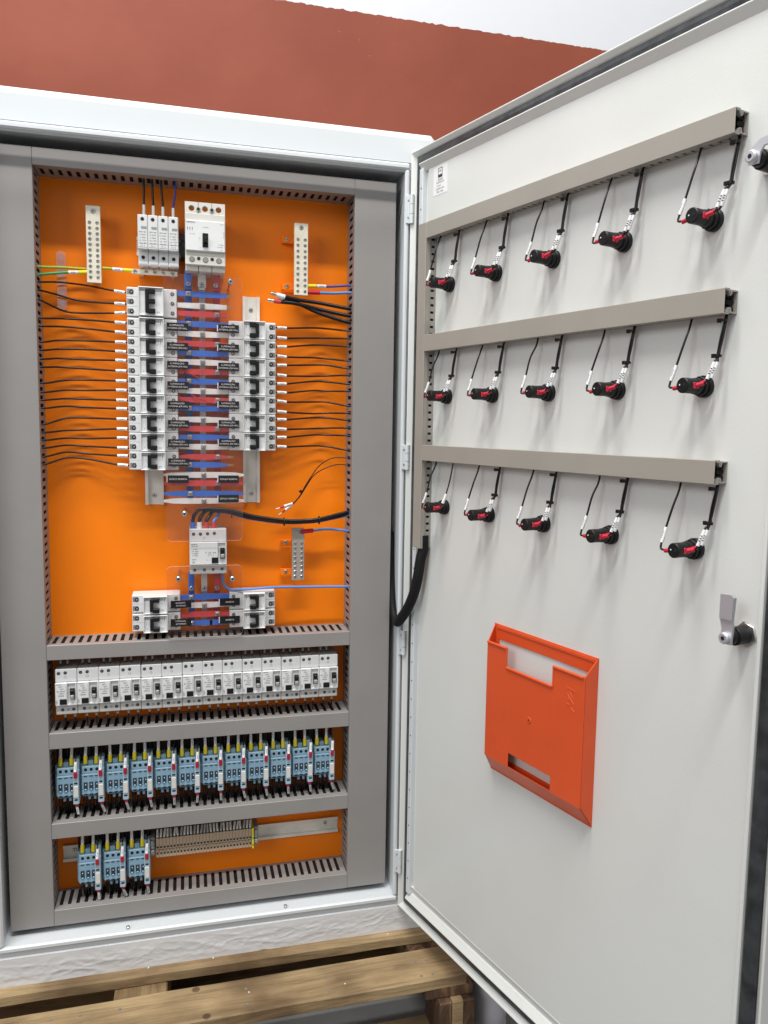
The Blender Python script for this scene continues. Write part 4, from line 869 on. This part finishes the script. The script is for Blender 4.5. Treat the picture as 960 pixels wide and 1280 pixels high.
# ------------------------------------------------------------------ door: signal lamp bodies with their wires
lampsrc = None
COLS = (129, 258, 391.5, 527, 664.5); ROWS = (1132, 945, 755); TOPS = (1213, 1022.6, 833.8)
for r_, (zr, zt_) in enumerate(zip(ROWS, TOPS)):
    for c_, s_ in enumerate(COLS):
        lab = 'black indicator body, %s from the hinge in the %s row' % (ORD[c_], ('upper', 'middle', 'lower')[r_])
        if lampsrc is None:
            lampsrc = thing('signal_lamp', lab, 'indicator body', (s_, 5.4, zr), 'black indicator bodies in three rows on the door', True)
            b = MB().use('black_plastic'); b.cyl((0, 0, 0), (0, -6, 0), 12.8, n=24, bev=.8); b.cyl((0, -6, 0), (0, -9, 0), 11, n=24, bev=.5); b.cyl((0, -9, 0), (0, -12, 0), 11.8, n=8, bev=.6); child('fixing_nut', b, lampsrc)
            b = MB().use('black_plastic'); b.cyl((0, -9, 0), (0, -20, 0), 9.4, n=24); b.cyl((0, -20, 0), (0, -39.5, 0), 8.9, n=24, bev=.9)
            b.use('device_grey').text('250V', 0, 0, .1, -39.9)
            b.use('hole_black').cyl((-3.6, -39.4, 1.2), (-3.6, -39.9, 1.2), 1.9, n=10); b.cyl((3.2, -39.4, .4), (3.2, -39.9, .4), 2.1, n=10); b.use('label_white').cyl((-3.2, -39.8, .8), (-3.2, -40.1, .8), .9, n=8)
            child('barrel', b, lampsrc)
            b = MB().use('crimson'); b.cyl((-7, -34, -1), (-17.5, -34, -2), 2.6, n=10, bev=.6); child('ferrule', b, lampsrc)
            for k in (0, 1): b = MB().use('crimson'); b.cyl((6.5, -27+k*5.5, -1+k), (17, -23+k*4, 1.5+k*2.5), 2.5, n=10, bev=.6); b.box(4.5, 9.5, -31+k*5.5, -26.6+k*5.5, -4, 3, .7); child('ferrule', b, lampsrc)
        else: c2 = copy_tree(lampsrc, (s_, 5.4, zr), lab, True); c2.matrix_world = c2.matrix_world @ Matrix.Rotation(math.radians(random.uniform(-5, 5)), 4, 'Y')
        j = lambda a=1.5: random.uniform(-a, a)
        so, q = s_, 5.4; H = zt_-zr
        xj = j(2); e0 = Vector((so-18, q-34, zr-2)); m0 = Vector((so-24+xj*.4, q-32, zr+6)); m1 = Vector((so-23+xj, q-26, zr+24)); top = Vector((so-22+xj, q-8, zt_+3))
        who = '%s from the hinge, %s row' % (ORD[c_], ('upper', 'middle', 'lower')[r_])
        wire('single wire left of the black indicator body, '+who, [tuple(e0), tuple(Vector((so-23, q-34, zr-1))), tuple(m0), tuple(m1), tuple(m1.lerp(top, .45)+Vector((5+j(1.5), -4, 0))), tuple(m1.lerp(top, .75)+Vector((5+j(1.5), -2, 0))), tuple(top+Vector((3, 0, 0)))], 1.35, marker=[(m0, m1, 2.15, 'marker_clear')], group='single wires on the door', door=True, n=7)
        # right hand bundle
        t = thing('wire_bundle', 'tied wire pair right of the black indicator body, '+who, 'wires', (so, q, zr), 'tied wire pairs on the door', True)
        tj = j(2)
        if (r_, c_) == (2, 0):
            b = MB().use('wire_black'); b.tube([(17, -24, 4), (20, -20, 8), (25, -14, 32), (30+tj, -10, 55), (32+tj, -6, H+3)], 1.2, 7, 5); child('core', b, t)
            b = MB().use('label_white'); b.cyl((20.5, -20, 9), (24, -15, 25), 2.6, n=10); child('marker_sleeve', b, t); continue
        for k in (0, 1):
            a0 = (17, -23+k*4, 1.5+k*2.5); mk0 = (20+k*3, -22+k*3, 7+k); mk1 = (24+k*2.2, -16+k*2, 26)
            b = MB().use('wire_black'); b.tube([a0, mk0, mk1, (25+tj+k*1.8, -12, 33), (27.5+tj+k*2.4, -11+k, H*.68), (30+tj+k*1.8, -8, H*.95), (30.5+tj+k, -6, H+3)], 1.2, 7, 5); b.tube([a0, mk0, (23.5-k*1.5, -16+k*2, 27), (25+tj+k*1.2, -10, 33), (28+tj-k, -9, H*.7), (30+tj-k, -7, H*.95), (30.5+tj-k, -6, H+3)], 1.1, 7, 5); child('core', b, t)
            b = MB().use('marker_clear'); b.cyl(mk0, mk1, 2.2, n=10); b.use('ink')
            for q_ in (.3, .45, .6): p0 = Vector(mk0).lerp(Vector(mk1), q_)+Vector((.6, -1.6, 0)); p1 = Vector(mk0).lerp(Vector(mk1), q_+.05)+Vector((.6, -1.6, 0)); b.cyl(p0, p1, 1.2, n=6)
            child('marker_sleeve', b, t)
        for zz, xx in ((33.5, 25.5+tj), (H*.93, 30.5+tj)):
            b = MB().use('black_plastic'); b.cyl((xx, -11, zz-1.6), (xx+.4, -11, zz+1.6), 4.0, n=10); b.box(xx-7.5, xx-3, -14, -10, zz-2.4, zz+2.2, .5); child('cable_tie', b, t)

# data sticker at the top of the door
t = thing('data_sticker', 'small white printed sticker at the top hinge corner of the door', 'sticker', (68.5, 5.2, 1288), None, True)
b = MB().use('label_white'); b.box(0, 43, -.15, .1, 0, 46.5); child('paper', b, t)
b = MB().use('ink'); y = -.3
b.box(14, 15.4, y, y+.1, 33, 44); b.box(26, 27.4, y, y+.1, 33, 44); b.box(15.4, 26, y, y+.1, 42.8, 44); b.box(14, 27.4, y, y+.1, 28, 33)
b.text('W', 20.7, 38, 7, y); b.text('PAIN\u00c9IS', 21, 24.5, 4.6, y); b.text('EL\u00c9TRICOS', 21, 20, 4.6, y); b.text('N\u00ba 0417', 17, 14.5, 3.8, y); b.text('220/380V 60Hz', 21, 9.5, 4.0, y); b.text('IP54  100A', 21, 4.5, 4.2, y)
child('lettering', b, t)

# document pocket
t = thing('document_pocket', 'red-orange plastic document pocket fixed to the lower middle of the door', 'document pocket', (281, 5.2, 341), None, True)
PW, PH, PD = 233, 242, 21
F0, F1, G0, G1 = 10, 231, 30.5, 218    # front face extents
b = MB().use('pocket_orange')
b.box(0, PW, -1.8, 0, PH-24, PH, .5); b.box(0, PW, -1.8, 0, 0, 28, .5)        # open back: only a frame
b.box(0, 12, -1.79, 0, 27.5, PH-23.5, .4); b.box(PW-12, PW, -1.79, 0, 27.5, PH-23.5, .4)
b.box(8, PW-4, -3.2, -1.8, PH-7, PH-2, .5)
child('back_plate', b, t)
b = MB().use('pocket_orange')
def wallp(p, q, th=1.8):                                # slanting side wall given as quad strip
    b.add(p+q, [(0,1,2,3), (7,6,5,4), (0,4,5,1), (1,5,6,2), (2,6,7,3), (3,7,4,0)])
wallp([(0,0,0),(0,0,PH),(F0,-PD,G1),(F0,-PD,G0)], [(2,0,0),(2,0,PH),(F0+2,-PD,G1),(F0+2,-PD,G0)])
wallp([(PW,0,0),(PW,0,PH),(F1,-PD,G1),(F1,-PD,G0)], [(PW-2,0,0),(PW-2,0,PH),(F1-2,-PD,G1),(F1-2,-PD,G0)])
wallp([(0,0,0),(PW,0,0),(F1,-PD,G0),(F0,-PD,G0)], [(0,0,2),(PW,0,2),(F1,-PD,G0+2),(F0,-PD,G0+2)])
child('side_wall', b, t)
b = MB().use('pocket_orange')
n0, n1, nz = 61, 166, 188      # top notch
m0, m1, mz0, mz1 = 70, 168, 30.5, 54      # bottom slot
Y0, Y1 = -PD-1.8, -PD
b.box(F0, n0, Y0, Y1, mz1, G1, .8); b.box(n1, F1, Y0, Y1, mz1, G1, .8); b.box(n0-.9, n1+.9, Y0+.01, Y1, mz1, nz, .8)
b.box(F0, m0, Y0+.01, Y1, G0, mz1+1, .8); b.box(m1, F1, Y0+.01, Y1, G0, mz1+1, .8)
b.cyl((F0+2, Y0, G1-1.5), (n0-1, Y0, G1-1.5), 2.2, n=10); b.cyl((n1+1, Y0, G1-1.5), (F1-2, Y0, G1-1.5), 2.2, n=10); b.cyl((n0, Y0, nz-1.5), (n1, Y0, nz-1.5), 2.2, n=10)
b.cyl((n0-1.5, Y0, nz-1), (n0-1.5, Y0, G1-2), 1.6, n=8); b.cyl((n1+1.5, Y0, nz-1), (n1+1.5, Y0, G1-2), 1.6, n=8)
b.cyl((118, Y0+.3, 122), (118, Y0-1, 122), 5, n=18, bev=.6); b.use('hole_black').cyl((118, Y0-1, 122), (118, Y0-1.2, 122), 1.4, n=8); b.use('pocket_orange')
child('front_plate', b, t)
b = MB().use('pocket_orange')
for (x0, z0, x1, z1) in ((196, 203, 214, 201), (202, 198, 208, 191), (198, 194, 211, 182), (199, 188, 206, 186), (198, 180, 198, 175), (198, 180, 204, 179), (203, 178, 203, 173), (206, 176, 213, 172)):
    b.tube([(x0, Y0-.1, z0-8), (x1, Y0-.1, z1-8)], .55, 5, 0)
child('embossed_mark', b, t)

# braided cable loop from the door to the cabinet
def d2c(s, y, z): v = DM @ Vector((s*S, y*S, z*S)); return (v.x/S, v.y/S, v.z/S)
t = thing('braided_cable', 'thick black braided cable loop joining the door to the cabinet', 'cable')
P_ = [d2c(77, -6, 700), d2c(77, -6, 676), d2c(75, -10, 655), d2c(71, -12, 625), d2c(60, -13, 592), d2c(42, -14, 562), d2c(20, -14, 539), (620, -116, 525), (619.6, -100, 525), (619.6, -86, 536), (619.6, -74, 560), (619.6, -62, 610), (619.6, -52, 690)]
b = MB().use('braid'); nn = (len(P_)-1)*8+1; b.tube(P_, [9.4 if i < nn*.54 else max(6.0, 9.4-(i-nn*.54)*.25) for i in range(nn)], 18, 8); child('braid', b, t)

# ------------------------------------------------------------------ plinth in plastic wrap
def wrapmesh():
    import mathutils.noise as N
    b = MB().use('wrap'); nx, nz = 420, 34; X0, X1 = -150, 697; vs = []
    for i in range(nx+1):
        x = X0+(X1-X0)*i/nx
        zb = -99.5 + 3*N.noise(Vector((x*.012, 3, 0))) + 2*N.noise(Vector((x*.05, 1, 0))); zt = -46.5
        if x < 150: zb -= (150-x)*.05
        for k in range(nz+1):
            v_ = k/nz; z = zb+(zt-zb)*v_
            amp = 1.7*math.sin(math.pi*min(1, v_*1.02+.02))
            rd = lambda a, b_, c_, e_: (1-abs(2*N.noise(Vector((x*a+e_, z*b_+x*c_, e_)))))**2
            f_ = .55*N.noise(Vector((x*.006, z*.04, 1)))+.55*rd(.011, .045, .004, 3.1)+.4*rd(.03, .09, -.012, 7.7)+.22*rd(.075, .16, .03, 12.3)-.3
            vs.append((x, -109.5-amp*f_-1.5, z))
    fs = [(i*(nz+1)+k, (i+1)*(nz+1)+k, (i+1)*(nz+1)+k+1, i*(nz+1)+k+1) for i in range(nx) for k in range(nz)]
    b.add(vs, fs, True)
    # side, top return and underside so it is a closed wrap
    b.box(X0+1, X1-1, -108.5, 35, -97, -46.8, 1.5)
    return b
solo('plastic_wrap', wrapmesh(), 'crumpled white plastic film wrapped round the foot of the cabinet', 'plastic film')

# ------------------------------------------------------------------ pallet
t = thing('wooden_pallet', 'worn wooden pallet carrying the cabinet', 'pallet')
def plank(name, x0, x1, y0, y1, z0, z1, rz=0.0, seed=0, par=t, mm='wood'):
    import mathutils.noise as N
    b = MB().use(mm); n = 26; L = x1-x0; vs = []
    for i in range(n+1):
        x = -L/2+L*i/n; e = 2.2*N.noise(Vector((x*.01, seed, 0))); e2 = 2.2*N.noise(Vector((x*.01, seed+7, 0))); h = (y1-y0)/2; k = (z1-z0)/2
        zz = .8*N.noise(Vector((x*.008, seed+3, 0)))
        vs += [(x, -h+e, -k+1.5), (x, -h+e+1.5, -k), (x, h+e2-1.5, -k), (x, h+e2, -k+1.5), (x, h+e2, k-1.5+zz), (x, h+e2-1.5, k+zz), (x, -h+e+2.2, k+zz), (x, -h+e, k-2.2+zz)]
    m_ = 8; fs = [(i*m_+j, i*m_+(j+1) % m_, (i+1)*m_+(j+1) % m_, (i+1)*m_+j) for i in range(n) for j in range(m_)] + [tuple(range(m_)), tuple(range(n*m_, n*m_+m_))]
    b.add(vs, fs); o = child(name, b, par, ((x0+x1)/2, (y0+y1)/2, (z0+z1)/2)); o.rotation_euler = (0, 0, rz); return o
ps = [plank('plank', -420, 722, 60, 158, -118, -99, 0, 2), plank('plank', -420, 722, -134, -30, -118, -98.5, 0, 5), plank('plank', -420, 722, -277, -188, -120, -98, math.radians(.9), 9), plank('plank', -420, 720, 190, 290, -118, -99, 0, 12)]
for x in (-380, 151, 690):
    o = plank('cross_board', -268, 268, -45, 45, -137, -118.5, 0, x, mm='wood_dark' if x == 690 else 'wood'); o.location = (x*S, 0, -.1278); o.rotation_euler = (0, 0, math.pi/2)
for x in (-380, 151):
    for y in (-235, 0, 235): o = plank('block', -48, 48, -45, 45, -221, -138, 0, x+y); o.location = (x*S, y*S, -.1795)
for y in (-0, 235): o = plank('block', -35, 35, -45, 45, -221, -138, 0, y); o.location = (.690, y*S, -.1795)
for k, (a, c) in enumerate(((668, 690), (691.5, 712), (713.5, 735))):
    o = plank('block', -(c-a)/2, (c-a)/2, -44, 44, -221, -139, 0, 60+k, mm='wood_dark' if k != 1 else 'wood'); o.location = ((a+c)/2*S, -.238, -.180); o.rotation_euler = (0, 0, (0, .01, -.015)[k])
for y in (-240, 0, 235): o = plank('bottom_board', -410, 722, y-45, y+45, -240, -221.5, 0, y+3)
import mathutils.noise as NZ
b = MB()
for x in (12, 58, 330, 470, 640, 662, 120):
    for y in (-215+8*NZ.noise(Vector((x, 0, 0))), -255): b.use('recess_grey').cyl((x, y, -98.5), (x, y, -97.2), 2.6, n=8)
child('nail', b, t)
b = MB().use('paper')
for k in range(7):
    x = random.uniform(-120, 700); y = random.uniform(-262, -200) if k % 3 else random.uniform(-128, -112)
    r_ = random.uniform(0.7, 1.5); b.cyl((x, y, -99), (x+random.uniform(-.5, .5), y, -96.8), r_, n=6)
child('paint_chip', b, t, kind='stuff')

# wrapped roll standing on the floor behind the pallet
b = MB().use('sack_white'); nx, nz = 20, 12; vs = []
for k in range(nz+1):
    v_ = k/nz; z = -240+130*v_; R = 37*(1-.10*(v_-.25)**2) * (1 if v_ < .9 else 1-.25*(v_-.9)/.1)
    if 2 <= k <= 2: R -= 2.0
    for i in range(nx): a = 2*math.pi*i/nx; vs.append((R*math.cos(a)*1.0, R*2.0*math.sin(a), z))
b.add(vs, [(k*nx+i, k*nx+(i+1) % nx, (k+1)*nx+(i+1) % nx, (k+1)*nx+i) for k in range(nz) for i in range(nx)], True); b.add(vs[:nx], [tuple(range(nx))]); b.add(vs[-nx:], [tuple(range(nx))])
solo('wrapped_bundle', b, 'pale grey wrapped bundle on the floor beside the pallet corner', 'bundle', (786, -195, 0))
